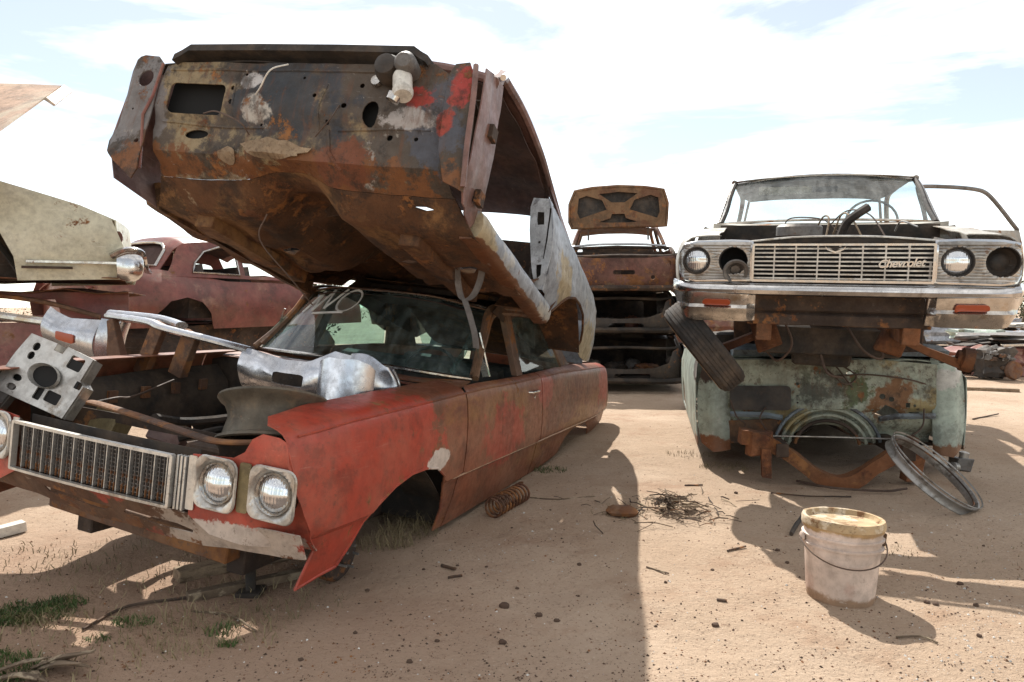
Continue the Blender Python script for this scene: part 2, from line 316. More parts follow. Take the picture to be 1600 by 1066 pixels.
def sstep(a, b, x):
    t = min(1, max(0, (x - a) / (b - a))); return t * t * (3 - 2 * t)
def nz3(x, y, z, s=1.0): return noise.noise(Vector((x * s, y * s, z * s)))
def spline(pts, n=6, closed=False):
    P = [Vector(p) for p in pts]; out = []; N = len(P)
    for i in range(N if closed else N - 1):
        p0 = P[(i - 1) % N] if closed or i > 0 else P[0] * 2 - P[1]
        p1 = P[i]; p2 = P[(i + 1) % N]; p3 = P[(i + 2) % N] if closed or i + 2 < N else P[-1] * 2 - P[-2]
        for k in range(n):
            t = k / n
            out.append(.5 * ((2 * p1) + (p2 - p0) * t + (2 * p0 - 5 * p1 + 4 * p2 - p3) * t * t + (3 * p1 - p0 - 3 * p2 + p3) * t ** 3))
    if not closed: out.append(P[-1])
    return out
class G:
    def __init__(s): s.v = []; s.f = []
    def add(s, vs, fs):
        o = len(s.v); s.v += [tuple(v) for v in vs]; s.f += [tuple(i + o for i in f) for f in fs]; return s
    def box(s, c, d, rot=None, bev=.12):
        hx, hy, hz = d[0] / 2, d[1] / 2, d[2] / 2; b = min(hx, hy, hz) * bev
        M = rot.to_3x3() if rot is not None else Matrix.Identity(3); c = Vector(c)
        vs = []
        for sx in (-1, 1):
            for sy in (-1, 1):
                for sz in (-1, 1):
                    vs.append((sx * (hx - b), sy * (hy - b), sz * hz)); vs.append((sx * (hx - b), sy * hy, sz * (hz - b))); vs.append((sx * hx, sy * (hy - b), sz * (hz - b)))
        def id(sx, sy, sz, k): return ((sx * 2 + sy) * 2 + sz) * 3 + k
        fs = []
        for z in (0, 1): q = [id(0, 0, z, 0), id(1, 0, z, 0), id(1, 1, z, 0), id(0, 1, z, 0)]; fs.append(q if z else q[::-1])
        for y in (0, 1): q = [id(0, y, 0, 1), id(0, y, 1, 1), id(1, y, 1, 1), id(1, y, 0, 1)]; fs.append(q if y else q[::-1])
        for x in (0, 1): q = [id(x, 0, 0, 2), id(x, 1, 0, 2), id(x, 1, 1, 2), id(x, 0, 1, 2)]; fs.append(q if x else q[::-1])
        for x in (0, 1):
            for y in (0, 1): fs.append([id(x, y, 0, 1), id(x, y, 0, 2), id(x, y, 1, 2), id(x, y, 1, 1)])
        for x in (0, 1):
            for z in (0, 1): fs.append([id(x, 0, z, 0), id(x, 0, z, 2), id(x, 1, z, 2), id(x, 1, z, 0)])
        for y in (0, 1):
            for z in (0, 1): fs.append([id(0, y, z, 0), id(0, y, z, 1), id(1, y, z, 1), id(1, y, z, 0)])
        for x in (0, 1):
            for y in (0, 1):
                for z in (0, 1): fs.append([id(x, y, z, 0), id(x, y, z, 1), id(x, y, z, 2)])
        return s.add([c + M @ Vector(v) for v in vs], fs)
    def rings(s, rs, closed=True, cap=True, loop=False):
        n = len(rs[0]); vs = [v for r in rs for v in r]; fs = []
        m = len(rs)
        for i in range(m if loop else m - 1):
            a, b = i * n, ((i + 1) % m) * n
            for k in range(n if closed else n - 1):
                k2 = (k + 1) % n; fs.append((a + k, a + k2, b + k2, b + k))
        if cap and closed and not loop: fs.append(tuple(range(n))[::-1]); fs.append(tuple((m - 1) * n + k for k in range(n)))
        return s.add(vs, fs)
    def tube(s, pts, r, n=8, closed=False, flat=None, up=None):
        P = [Vector(p) for p in pts]; m = len(P); rs = []; up = Vector(up) if up else Vector((0, 0, 1)); prev = None
        for i in range(m):
            a = P[(i - 1) % m] if closed or i > 0 else P[i]; b = P[(i + 1) % m] if closed or i < m - 1 else P[i]
            t = (b - a).normalized() if (b - a).length > 1e-9 else Vector((1, 0, 0))
            if prev is None:
                x = up - t * up.dot(t)
                if x.length < 1e-3: x = Vector((1, 0, 0)) - t * t.x
                if x.length < 1e-3: x = Vector((0, 1, 0))
            else: x = prev - t * prev.dot(t)
            x.normalize(); prev = x; y = t.cross(x); rr = r[i] if isinstance(r, (list, tuple)) else r
            fl = flat if flat else 1
            rs.append([P[i] + x * (rr * fl * math.cos(2 * math.pi * k / n)) + y * (rr * math.sin(2 * math.pi * k / n)) for k in range(n)])
        return s.rings(rs, True, not closed, closed)
    def prism(s, loop, fn, h):      # 2D loop extruded: fn(u,v,w)
        n = len(loop); return s.rings([[fn(u, v, 0) for u, v in loop], [fn(u, v, h) for u, v in loop]])
    def lathe(s, prof, c, ax, n=20, cap=False, sweep=None):
        ax = Vector(ax).normalized(); c = Vector(c); x = ax.orthogonal().normalized(); y = ax.cross(x); rs = []
        for r, h in prof: rs.append([c + ax * h + (x * math.cos(2 * math.pi * k / n) + y * math.sin(2 * math.pi * k / n)) * r for k in range(n)])
        return s.rings(rs, True, cap)
    def sheet(s, out, holes, res, fn, th=.004, ry=None):
        ry = ry or res; loops = [densify(out, min(res, ry) * 1.0)] + [densify(h, min(res, ry) * .8) for h in holes]
        pts = []; ed = []
        for L in loops:
            o = len(pts); pts += L; ed += [(o + i, o + (i + 1) % len(L)) for i in range(len(L))]
        B = np.array(pts); x0, y0 = B.min(0); x1, y1 = B.max(0)
        gx, gy = np.meshgrid(np.arange(x0 + res / 2, x1, res), np.arange(y0 + ry / 2, y1, ry)); q = np.stack([gx.ravel(), gy.ravel()], 1)
        if len(q):
            k = inpoly(q, out)
            for h in holes: k &= ~inpoly(q, h)
            q = q[k]
        if len(q):
            sc = np.array([1 / res, 1 / ry]); d = np.full(len(q), 9e9)
            for i in range(0, len(B), 200): d = np.minimum(d, (((q[:, None, :] - B[None, i:i + 200, :]) * sc) ** 2).sum(2).min(1))
            q = q[d > .25]
        allp = [Vector(p) for p in pts] + [Vector((float(a), float(b))) for a, b in q]
        V, E, F = delaunay_2d_cdt(allp, ed, [], 0, 1e-6)[:3]
        V2 = np.array([(v.x, v.y) for v in V]); cen = np.array([V2[list(f)].mean(0) for f in F]); k = inpoly(cen, out)
        for h in holes: k &= ~inpoly(cen, h)
        F = [list(f) for f, kk in zip(F, k) if kk]
        P = np.array([tuple(fn(float(a), float(b))) for a, b in V2])
        used = sorted({i for f in F for i in f}); rm = {a: i for i, a in enumerate(used)}; P = P[used]; F = [[rm[i] for i in f] for f in F]
        if th == 0: return s.add(P, F)
        N = np.zeros_like(P)
        for f in F:
            n = np.cross(P[f[1]] - P[f[0]], P[f[2]] - P[f[0]])
            for i in f: N[i] += n
        N /= np.maximum(np.linalg.norm(N, axis=1, keepdims=True), 1e-12)
        n = len(P); ec = {}
        for f in F:
            for a, b in zip(f, f[1:] + f[:1]): ec[(a, b)] = 1
        walls = [(a, b) for a, b in ec if (b, a) not in ec]
        return s.add(np.concatenate([P, P - N * th]), F + [[i + n for i in f[::-1]] for f in F] + [[b, a, a + n, b + n] for a, b in walls])
    def xf(s, M): s.v = [tuple(M @ Vector(v)) for v in s.v]; return s
    def mirror(s):
        g = G(); g.v = [(x, -y, z) for x, y, z in s.v]; g.f = [f[::-1] for f in s.f]; return g
    def jit(s, a, sc=3.0):
        s.v = [tuple(Vector(v) + a * noise.noise_vector(Vector(v) * sc)) for v in s.v]; return s
    def obj(s, name, mat, parent=None, ang=38):
        me = bpy.data.meshes.new(name); me.from_pydata(s.v, [], [list(f) for f in s.f]); me.update()
        me.materials.append(MATS[mat]); me.shade_smooth(); me.set_sharp_from_angle(angle=R(ang))
        o = bpy.data.objects.new(name, me); COL.objects.link(o)
        if parent is not None: o.parent = parent
        return o
def tag(o, label, cat, group=None, kind=None):
    if label: o['label'] = label
    if cat: o['category'] = cat
    if group: o['group'] = group
    if kind: o['kind'] = kind
    return o
def thing(name, label, cat, M=None, group=None):
    o = bpy.data.objects.new(name, None); COL.objects.link(o); o.empty_display_size = .1
    if M is not None: o.matrix_world = M
    return tag(o, label, cat, group)
def dup(o, parent=None, M=None):
    c = o.copy(); COL.objects.link(c)
    if parent is not None: c.parent = parent
    if M is not None: c.matrix_basis = M
    return c
def pose(x, y, z, yaw, pitch, roll):
    """car frame: x back from the nose, y to the left as seen from the front, z up"""
    B = Matrix(((0, -1, 0), (1, 0, 0), (0, 0, 1)))
    c, s = math.cos(yaw), math.sin(yaw); Z = Matrix(((c, s, 0), (-s, c, 0), (0, 0, 1)))
    c, s = math.cos(pitch), math.sin(pitch); Y = Matrix(((c, 0, s), (0, 1, 0), (-s, 0, c)))
    c, s = math.cos(roll), math.sin(roll); X = Matrix(((1, 0, 0), (0, c, -s), (0, s, c)))
    return Matrix.Translation((x, y, z)) @ (Z @ B @ Y @ X).to_4x4()

# ================================================================ ground
def ground():
    xs = np.unique(np.concatenate([np.linspace(-900, -14, 14), np.linspace(-14, -5, 30), np.arange(-5, 7, .055), np.linspace(7, 20, 40), np.linspace(20, 900, 14)]))
    ys = np.unique(np.concatenate([np.linspace(-200, -1, 8), np.arange(-1, 8, .055), np.linspace(8, 18, 60), np.linspace(18, 1500, 22)]))
    X, Y = np.meshgrid(xs, ys); v = []
    for x, y in zip(X.ravel(), Y.ravel()):
        f = max(0, 1 - math.hypot(x - 1, y - 4) / 14)
        z = .035 * f * noise.noise(Vector((x * .8, y * .8, 0))) + .018 * f * noise.noise(Vector((x * 3, y * 3, 4))) + .010 * f * noise.noise(Vector((x * 9, y * 9, 8)))
        v.append((x, y, z - .005))
    nx = len(xs); fs = [(j * nx + i, j * nx + i + 1, (j + 1) * nx + i + 1, (j + 1) * nx + i) for j in range(len(ys) - 1) for i in range(nx - 1)]
    g = G(); g.v = v; g.f = fs; o = g.obj('ground', 'sand', None, 180); o['kind'] = 'structure'
def gz(x, y):
    f = max(0, 1 - math.hypot(x - 1, y - 4) / 14)
    return .035 * f * noise.noise(Vector((x * .8, y * .8, 0))) + .018 * f * noise.noise(Vector((x * 3, y * 3, 4))) + .010 * f * noise.noise(Vector((x * 9, y * 9, 8))) - .006
ground()

# ================================================================ shared car pieces
def headlamp(parent, c, r, lens='lens_glass', ring='chrome_old'):
    """c = centre of lens plane (local, facing -x)"""
    h = G().lathe([(r * 1.13, .03), (r * 1.16, -.005), (r * 1.08, -.014), (r * 1.0, -.004), (r * .99, .01)], c, (1, 0, 0), 26).obj('headlight', ring, parent)
    G().lathe([(0.0005, -.022), (r * .35, -.020), (r * .7, -.012), (r * .92, -.002), (r, .008)], c, (1, 0, 0), 26).obj('lens', lens, h)
    return h
def bezel_square(parent, cy, cz, w, hgt, s0, r, mat, dep=.03):
    out = rrect(cy - w / 2, cz - hgt / 2, cy + w / 2, cz + hgt / 2, .035)
    def fn(y, z):
        d = math.hypot(y - cy, z - cz); e = min(abs(abs(y - cy) - w / 2), abs(abs(z - cz) - hgt / 2))
        return (s0 - .014 + .022 * sstep(r * 1.34, r * 1.1, d) , y, z)
    G().tube([(s0 - .012, y, z) for y, z in out], .006, 6, closed=True).obj('bezel_rim', mat, parent)
    return G().sheet(out, [circ(cy, cz, r * 1.1, 22)], .010, fn, .006).obj('headlight_bezel', mat, parent)

# ================================================================ red two-door sedan
RED = pose(-1.68, 2.691, .018, .342, .046, .102)
red = thing('sedan', 'faded red and brown two-door sedan without hood, pinned under a tilted rusty shell', 'car', RED)
ZP = [(.08, .82), (.20, .86), (.32, .888), (.43, .900), (.446, .903), (.458, .928), (.60, .926), (.74, .914), (.85, .895), (.89, .88)]
def belt(s): return interp(s, [(0, .79), (.1, .815), (.4, .845), (1.15, .87), (1.8, .89), (2.4, .895), (3.4, .92), (4.5, .915), (5.2, .90), (5.5, .86)])
def rside(s, t):
    if t <= .89: y = interp(t, ZP); z = t + (belt(s) - .89) * sstep(.45, .89, t)
    else:
        u = t - .89; y = .88 - u * .98; z = belt(s) + .03 * (1 - math.exp(-u / .03)) + .06 * u
    y -= .06 * max(0, (.5 - s) / .5) ** 2 + .08 * max(0, (s - 4.2) / 1.3) ** 2
    y += .004 * nz3(s, t, 0, 3)
    return (s, -y, z)
ARCH = [(.41, .27), (.47, .34), (.54, .42), (.62, .49), (.74, .535), (.89, .565), (1.04, .565), (1.16, .545), (1.25, .49), (1.31, .40), (1.345, .29), (1.35, .17)]
fo = [(.07, .89), (.062, .80), (.085, .68), (.13, .55), (.19, .43), (.23, .385), (.185, .245)] + ARCH + [(1.44, .165), (1.49, .5), (1.515, .89), (1.60, 1.10), (.9, 1.11), (.35, 1.10), (.16, 1.07), (.09, 1.0)]
f_r = G().sheet(fo, [], .05, rside, .005, .028); f_l = f_r.mirror()
fr = f_r.obj('front_fender', 'red_paint', red); fl_ = f_l.obj('front_fender', 'red_paint', red)
# folded front edge
G().tube([rside(s, t) for s, t in [(.19, .43), (.23, .385), (.205, .31), (.185, .245), (.30, .262), (.41, .27)]], .0065, 6).jit(.003, 30).obj('folded_edge', 'red_paint', fr)
# rolled wheel-arch lip
G().tube([rside(s, t + .004) for s, t in ARCH], .007, 6).obj('arch_lip', 'red_paint', fr)
do = [(1.529, .89), (1.504, .5), (1.458, .165), (1.98, .18), (2.866, .20), (2.866, .89), (2.866, .945), (1.60, .945)]
d_r = G().sheet(do, [], .06, rside, .005, .028); dr = d_r.obj('door', 'red_paint', red); d_l = d_r.mirror().obj('door', 'red_paint', red)
RA = [(3.57, .25), (3.61, .31), (3.70, .37), (3.85, .41), (4.0, .425), (4.2, .43), (4.38, .42), (4.48, .38), (4.54, .32), (4.58, .27)]
qo = [(2.882, .20), (3.2, .21)] + RA + [(5.0, .30), (5.40, .33), (5.47, .42), (5.49, .55), (5.45, .75), (5.40, .89), (5.38, .98), (4.0, 1.0), (3.6, .96), (2.882, .945)]
q_r = G().sheet(qo, [], .065, rside, .005, .03); qr = q_r.obj('quarter_panel', 'red_paint', red); q_r.mirror().obj('quarter_panel', 'red_paint', red)
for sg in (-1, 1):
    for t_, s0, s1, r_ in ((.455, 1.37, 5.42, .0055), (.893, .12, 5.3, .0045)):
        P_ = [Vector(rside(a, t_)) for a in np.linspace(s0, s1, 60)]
        G().tube([Vector((p.x, sg * -p.y, p.z)) for p in P_], r_, 6).obj('body_crease', 'pink_lid' if t_ < .5 else 'red_paint', red)  # tan lower bead draws both the trim scar and a painted crease highlight
# chrome-less handle and key lock
hp = Vector(rside(2.66, .81))
hd = G().tube([hp + Vector((-.09, .005, 0)), hp + Vector((-.08, -.02, .002)), hp + Vector((.07, -.022, .004)), hp + Vector((.09, .004, 0))], .008, 8).obj('handle', 'chrome_old', dr)
G().lathe([(.001, -.014), (.012, -.014), (.014, 0)], hp + Vector((.03, .004, -.04)), (0, 1, 0), 12).obj('key_lock', 'chrome_old', dr)
# front face left and right of the grille
def nose(y): return .045 + .05 * (abs(y) / .88) ** 2
def face(y, z):
    e = sstep(.66, .885, abs(y)); f = interp(z, [(.385, .235), (.43, .19), (.55, .13), (.68, .085), (.75, .064), (.82, .07)])
    return (nose(y) * (1 - e) + (f + .004) * e + .005 * nz3(0, y, z, 5), y, z)
LZ = .612
ff = [(-.45, .475), (-.45, .70), (-.62, .712), (-.665, .74), (-.69, .79), (-.73, .815), (-.80, .812), (-.838, .80), (-.862, .74), (-.884, .62), (-.896, .47), (-.892, .385), (-.80, .395), (-.55, .42)]
fp = G().sheet(ff, [circ(-.57, LZ, .076, 24), circ(-.80, LZ, .078, 24)], .03, face, .005); fpo = fp.obj('front_panel', 'red_face', red)
fp2 = fp.mirror().obj('front_panel', 'red_face', red)
for sg, par in ((-1, fpo), (1, fp2)):
    for cy in (.57, .80):
        bezel_square(red, sg * cy, LZ, .175 if cy < .6 else .19, .185, nose(cy) - .012, .071, 'alu')
        headlamp(red, (nose(cy) - .012, sg * cy, LZ), .0675)
        # bucket behind the lamp
        G().lathe([(.076, .02), (.07, .06), (.03, .10), (.001, .10)], (nose(cy), sg * cy, LZ), (1, 0, 0), 18).obj('lamp_bucket', 'dark_rust', red)
    fil = rrect(-.704, .525, -.658, .705, .01) if sg < 0 else rrect(.658, .525, .704, .705, .01)
    G().sheet(fil, [], .03, lambda y, z: (nose(y) - .012, y, z), .006).obj('filler_strip', 'olive_metal', red)
    gy = rrect(-.475, .495, -.44, .695, .006) if sg < 0 else rrect(.44, .495, .475, .695, .006)
    G().sheet(gy, [], .03, lambda y, z: (nose(y) - .007, y, z), .005).obj('filler_plate', 'alu', red)
# grille: frame, vertical blades and cross bars
gr = thing('grille', None, None); gr.parent = red
GY0, GY1, GZ0, GZ1 = -.382, .452, .488, .688
G().sheet(rrect(GY0, GZ0, GY1, GZ1, .008), [rrect(GY0 + .012, GZ0 + .01, GY1 - .012, GZ1 - .012, .004)], .03, lambda y, z: (nose(y) - .012, y, z), .02).obj('grille_frame', 'alu', gr)
for k in range(3): G().box((nose(.41) - .008, -.395 - k * .017, .588), (.02, .009, .20)).obj('trim_post', 'alu', gr)
vb = None
for k in range(42):
    y = GY0 + .012 + (GY1 - GY0 - .024) * (k + .5) / 42; big = k % 3 == 1
    o = G().box((0, 0, 0), (.016 if big else .010, .0042 if big else .0026, GZ1 - GZ0 - .02)).obj('vertical_bar', 'alu' if big else 'grey_metal', gr) if k < 2 else (vb1 if big else vb0).copy()
    if k == 0: vb0 = o
    elif k == 1: vb1 = o
    else: COL.objects.link(o); o.parent = gr
    o.location = (nose(y) + (.0 if big else .004), y, (GZ0 + GZ1) / 2)
for k in range(11):
    z = GZ0 + .012 + (GZ1 - GZ0 - .024) * (k + .5) / 11
    G().tube([(nose(y) + .006, y, z) for y in np.linspace(GY0 + .01, GY1 - .01, 9)], .0022, 5).obj('cross_bar', 'grey_metal', gr)
G().sheet([(GY0 - .04, .45), (GY1 + .02, .45), (GY1 + .02, .70), (GY0 - .04, .70)], [], .1, lambda y, z: (nose(y) + .07, y, z), .004).obj('radiator_screen', 'bay_black', red)
# lower valance lip with rusted slots
def val(y, z): return (nose(y) + .015 + (.475 - z) * .55 + .006 * nz3(y, z, 1, 7), y, z + .01 * nz3(y, 0, 2, 6) * sstep(.42, .36, z))
vo = [(-.90, .475), (-.90, .375), (-.80, .36), (-.60, .355), (-.45, .335), (-.2, .345), (.1, .35), (.4, .38), (.88, .39), (.90, .475)]
G().sheet(vo, [[(-.43, .40), (-.36, .415), (-.12, .425), (-.10, .405), (-.30, .385), (-.42, .382)], [(-.05, .415), (.32, .435), (.30, .41), (0, .395)]], .03, val, .005).obj('valance', 'primer_lip', red)
# radiator-support bar, bent
hb = spline([(.30, .36, .75), (.285, .28, .752), (.265, .10, .745), (.24, -.10, .735), (.19, -.32, .73), (.155, -.48, .735), (.24, -.60, .745), (.42, -.66, .77), (.62, -.67, .80)], 6)
G().tube(hb, .027, 10, flat=.42).obj('radiator_support_bar', 'brown_rust', red)
G().sheet([(-.62, .40), (-.62, .70), (-.3, .72), (.3, .72), (.62, .72), (.62, .40)], [rrect(-.34, .45, .34, .68, .04)], .06, lambda y, z: (.32 + .02 * nz3(y, z, 5, 3), y, z), .006).obj('radiator_support', 'dark_rust', red)
G().box((.36, .30, .66), (.10, .14, .13), Matrix.Rotation(.3, 4, 'Y') @ Matrix.Rotation(.2, 4, 'X')).obj('battery_tray', 'olive_metal', red)
G().box((.40, .02, .63), (.12, .14, .05), Matrix.Rotation(.5, 4, 'Y') @ Matrix.Rotation(.5, 4, 'Z')).obj('bracket', 'pillar_maroon', red)
# inner aprons, firewall, engine-bay floor rails
for sg in (1, -1):
    ap = [(.25, .40), (.25, .76), (.6, .80), (1.45, .84), (1.5, .40), (1.28, .42), (1.16, .545), (.9, .575), (.66, .52), (.5, .36)]
    G().sheet(ap, [], .09, lambda s, z, sg=sg: (s, sg * (.64 + .03 * nz3(s, z, 2, 2.5) + .10 * sstep(.72, .84, z)), z), .005).obj('inner_apron', 'bay_black', red)
    G().sheet([(.42, 0), (1.40, 0), (1.40, 1), (.42, 1)], [], .07, lambda s, u, sg=sg: (s, sg * (.64 + .22 * u), .30 + .30 * math.sin(math.pi * (s - .40) / 1.02)), .005, .25).obj('wheel_house', 'bay_black', red)
    G().box((1.15, sg * .42, .20), (1.55, .09, .11)).obj('frame_rail', 'dark_rust', red)
    # brake drum and hub on the stub axle
    dm = G().lathe([(.001, -.06), (.045, -.06), (.05, -.035), (.125, -.03), (.14, -.015), (.14, .05), (.02, .055)], (.70 if sg < 0 else .9, sg * .70, .20), (0, -sg, 0), 24)
    dm.v = [tuple(Vector((.70 if sg < 0 else .9, sg * .70, .20)) + (Vector(v) - Vector((.70 if sg < 0 else .9, sg * .70, .20))) * .85) for v in dm.v]; dm = dm.obj('brake_drum', 'dark_rust', red)
    for q in range(5): G().tube([(.70 + .05 * math.cos(q * 1.257), sg * .715, .20 + .05 * math.sin(q * 1.257)), (.70 + .05 * math.cos(q * 1.257), sg * .775, .20 + .05 * math.sin(q * 1.257))], .006, 6).obj('wheel_stud', 'grey_metal', dm) if sg < 0 else None
    G().tube([(.66 if sg < 0 else .9, sg * .74, .21), (.8, sg * .42, .22)], .03, 8).obj('control_arm', 'dark_rust', red)
G().box((.36, .05, .275), (.14, 1.0, .09), Matrix.Rotation(.05, 4, 'X')).jit(.015, 4).obj('front_crossmember', 'brown_rust', red)
G().box((.95, 0, .2), (.22, .85, .09)).obj('crossmember', 'dark_rust', red)
G().sheet([(-.84, .16), (.84, .16), (.80, .86), (.66, .90), (-.66, .90), (-.80, .86)], [rrect(.2, .45, .45, .6, .03)], .09, lambda y, z: (1.50 + .03 * nz3(y, z, 3, 3), y, z), .006).obj('firewall', 'bay_black', red)
# cowl
def cowl(s, y): return (s, y, .905 + .02 * (s - 1.48) / .3 - .02 * (abs(y) / .8) ** 2 * 1 + .008 * nz3(s, y, 1, 5))
G().sheet([(1.46, -.70), (1.50, -.2), (1.52, .2), (1.46, .70), (1.62, .80), (1.86, .76), (1.70, .45), (1.64, 0), (1.70, -.45), (1.86, -.76), (1.62, -.80)], [rrect(1.53, -.62, 1.58, -.36, .015), rrect(1.53, .3, 1.58, .62, .015)], .06, cowl, .006).obj('cowl', 'red_paint', red)
G().tube(spline([(1.62, -.40, .93), (1.58, -.2, .955), (1.55, .05, .96), (1.54, .25, .955)], 4), .006, 6).obj('wiper_arm', 'black_part', red)
# windshield
def ws(u, v):   # u -1..1 across, v 0..1 up
    w = .755 + (.655 - .755) * v; c = 1 - u * u
    s = 1.87 - .22 * c * (1 - .3 * v) + v * (.42 + .02 * c); return Vector((s, u * w, .925 + .03 * c + v * (.425 + .015 * c)))
G().sheet([(-1, 0), (1, 0), (1, 1), (-1, 1)], [], .1, ws, 0).obj('windshield', 'glass', red)
fr_pts = [ws(u, 0) for u in np.linspace(-1, 1, 17)] + [ws(1, v) for v in (.25, .5, .75)] + [ws(u, 1) for u in np.linspace(1, -1, 17)] + [ws(-1, v) for v in (.75, .5, .25)]
G().tube(fr_pts, .013, 8, closed=True).obj('windshield_trim', 'chrome_old', red)
# hand-painted letters scrawled on the glass
def stroke(g, pts):
    P = [ws(u, v) + Vector((-.008, 0, .002)) for u, v in pts]; g.tube(P, .0085, 6, flat=.35, up=(1, 0, -.6))
lt = G()
stroke(lt, [(.86, .60), (.80, .95)]); stroke(lt, [(.80, .95), (.74, .62)]); stroke(lt, [(.74, .62), (.66, .97)])
stroke(lt, [(.66, .97), (.60, .66)]); stroke(lt, [(.60, .66), (.49, .98)])
stroke(lt, [(.36 + .12 * math.cos(a), .80 + .17 * math.sin(a)) for a in np.linspace(1.2, 7.6, 18)]); stroke(lt, [(.70, .58), (.5, .60), (.33, .62)])
lt.obj('painted_letters', 'chalk', red)
# roof, crushed towards the back
def crush(s, y): return -.06 * sstep(2.35, 2.95, s) * (1 - .35 * (abs(y) / .6) ** 2) - .02 * sstep(.2, -.5, y) * sstep(2.3, 2.7, s)
def roof(s, y): return (s, y, 1.415 - .06 * (abs(y) / .66) ** 3 - .02 * ((s - 2.9) / .8) ** 2 + crush(s, y) * (1 - .55 * sstep(.5, .64, abs(y))) + .012 * nz3(s, y, 0, 4))
G().sheet([(2.09, -.3), (2.07, 0), (2.09, .3), (2.16, .54), (2.27, .66), (2.8, .69), (3.3, .68), (3.55, .60), (3.62, .3), (3.64, 0), (3.62, -.3), (3.55, -.60), (3.3, -.68), (2.8, -.69), (2.27, -.66), (2.16, -.54)], [], .06, roof, .006).obj('roof', 'roof_brown', red)
G().sheet([(2.12, -.52), (2.12, .52), (2.3, .63), (3.3, .64), (3.6, .55), (3.6, -.55), (3.3, -.64), (2.3, -.63)], [], .1, lambda s, y: (s, y, roof(s, y)[2] - .035), .004).obj('headliner', 'headliner', red)
for sg in (-1, 1):
    def rp(s, y, z): return Vector((s, sg * y, z))
    ra = [rp(1.86, .79, .935), rp(1.97, .755, 1.03), rp(2.10, .725, 1.15), rp(2.22, .695, 1.265), rp(2.32, .685, 1.32), rp(2.55, .69, 1.338), rp(2.85, .69, 1.34), rp(3.15, .685, 1.335), rp(3.34, .685, 1.315), rp(3.43, .705, 1.23), rp(3.52, .75, 1.09), rp(3.61, .80, .95)]
    G().tube(spline(ra, 4), .021, 8, up=(0, 1, 0)).obj('window_frame', 'roof_brown', red)
    G().tube(spline([rp(1.89, .765, .95), rp(2.12, .705, 1.18), rp(2.27, .675, 1.345), rp(2.6, .685, 1.372), rp(3.0, .685, 1.37), rp(3.35, .675, 1.345), rp(3.52, .70, 1.26)], 5), .026, 8).obj('roof_rail', 'roof_brown', red)
    G().tube([rp(2.06, .80, .94), rp(2.04, .757, 1.08), rp(2.03, .715, 1.20)], .008, 6).obj('vent_post', 'chrome_old', red)
    # B pillar
    G().rings([[rp(2.46 + a * .02, .840 - a * .15, .93 + a * .41), rp(2.57 + a * .03, .840 - a * .15, .935 + a * .41), rp(2.57 + a * .03, .80 - a * .15, .935 + a * .41), rp(2.46 + a * .02, .80 - a * .15, .93 + a * .41)] for a in (0, .33, .66, 1)]).obj('centre_pillar', 'roof_brown', red)
    # C pillar sheet
    G().sheet([(0, 0), (.48, 0), (.30, 1), (0, 1)], [], .09, lambda a, v, sg=sg: (3.62 - .27 * v + a * 1.0, sg * (.805 - .13 * v - .05 * (a / .48)), .945 + .38 * v - .03 * a), .006, .2).obj('rear_pillar', 'roof_brown', red)
    def gl(s0b, s1b, s0t, s1t, z0, z1, nm):
        G().sheet([(0, 0), (1, 0), (1, 1), (0, 1)], [], .25, lambda u, v: ((s0b + (s1b - s0b) * u) * (1 - v) + (s0t + (s1t - s0t) * u) * v, sg * (.815 - .135 * v), z0 + (z1 - z0) * v), 0).obj(nm, 'glass', red)
    gl(1.90, 2.045, 2.028, 2.03, .945, 1.19, 'vent_window'); gl(2.57, 3.58, 2.60, 3.32, .945, 1.325, 'quarter_window')
# rear glass frame, deck, tail panel
G().sheet([(-1, 0), (1, 0), (1, 1), (-1, 1)], [], .15, lambda u, v: (4.12 - .42 * v - .06 * u * u, u * (.68 - .10 * v), .965 + .27 * v), 0).obj('rear_window', 'glass', red)
G().sheet([(3.98, -.72), (4.12, 0), (3.98, .72), (5.36, .70), (5.44, 0), (5.36, -.70)], [], .10, lambda s, y: (s, y, .965 - .015 * (abs(y) / .7) ** 2 - .05 * sstep(4.9, 5.44, s) + .01 * nz3(s, y, 0, 3)), .006).obj('trunk_lid', 'roof_brown', red)
G().sheet([(-.78, .34), (.78, .34), (.74, .88), (-.74, .88)], [], .1, lambda y, z: (5.46 - .05 * (y / .8) ** 2, y, z), .006).obj('tail_panel', 'red_paint', red)
G().sheet([(1.5, -.80), (5.3, -.80), (5.3, .80), (1.5, .80)], [], .2, lambda s, y: (s, y, .20 + .01 * nz3(s, y, 0, 2)), .006).obj('floor_pan', 'dark_rust', red)
# interior
G().sheet([(-.70, 0), (.70, 0), (.70, 1), (-.70, 1)], [], .1, lambda y, u: (1.74 + .24 * u, y, .90 - .10 * u * u), .01, .2).obj('dashboard', 'seat_cloth', red)
sw = Vector((2.12, -.36, .90))
st = G().tube([sw + Vector((.10 * math.sin(a) * .55, .19 * math.cos(a), .19 * math.sin(a) * .85)) for a in np.linspace(0, 2 * math.pi, 29)[:-1]], .011, 8, closed=True).obj('steering_wheel', 'black_part', red)
G().tube([sw + Vector((.0, -.19, 0)), sw + Vector((-.03, 0, 0)), sw + Vector((0, .19, 0))], .010, 6).obj('spoke', 'chrome_old', st)
def bench(s0, zt, par):
    g = G()
    g.rings([[(s0 + a, y, z) for a, z in ((-.35, .30), (-.38, .44), (-.10, .46), (0, .5), (.10, zt), (.18, zt + .02), (.22, zt - .04), (.20, .28))] for y in (-.64, -.6, -.2, 0, .2, .6, .64)]).jit(.012, 5)
    return g.obj('seat', 'seat_cloth', par)
bench(2.55, .92, red); bench(3.55, .88, red)
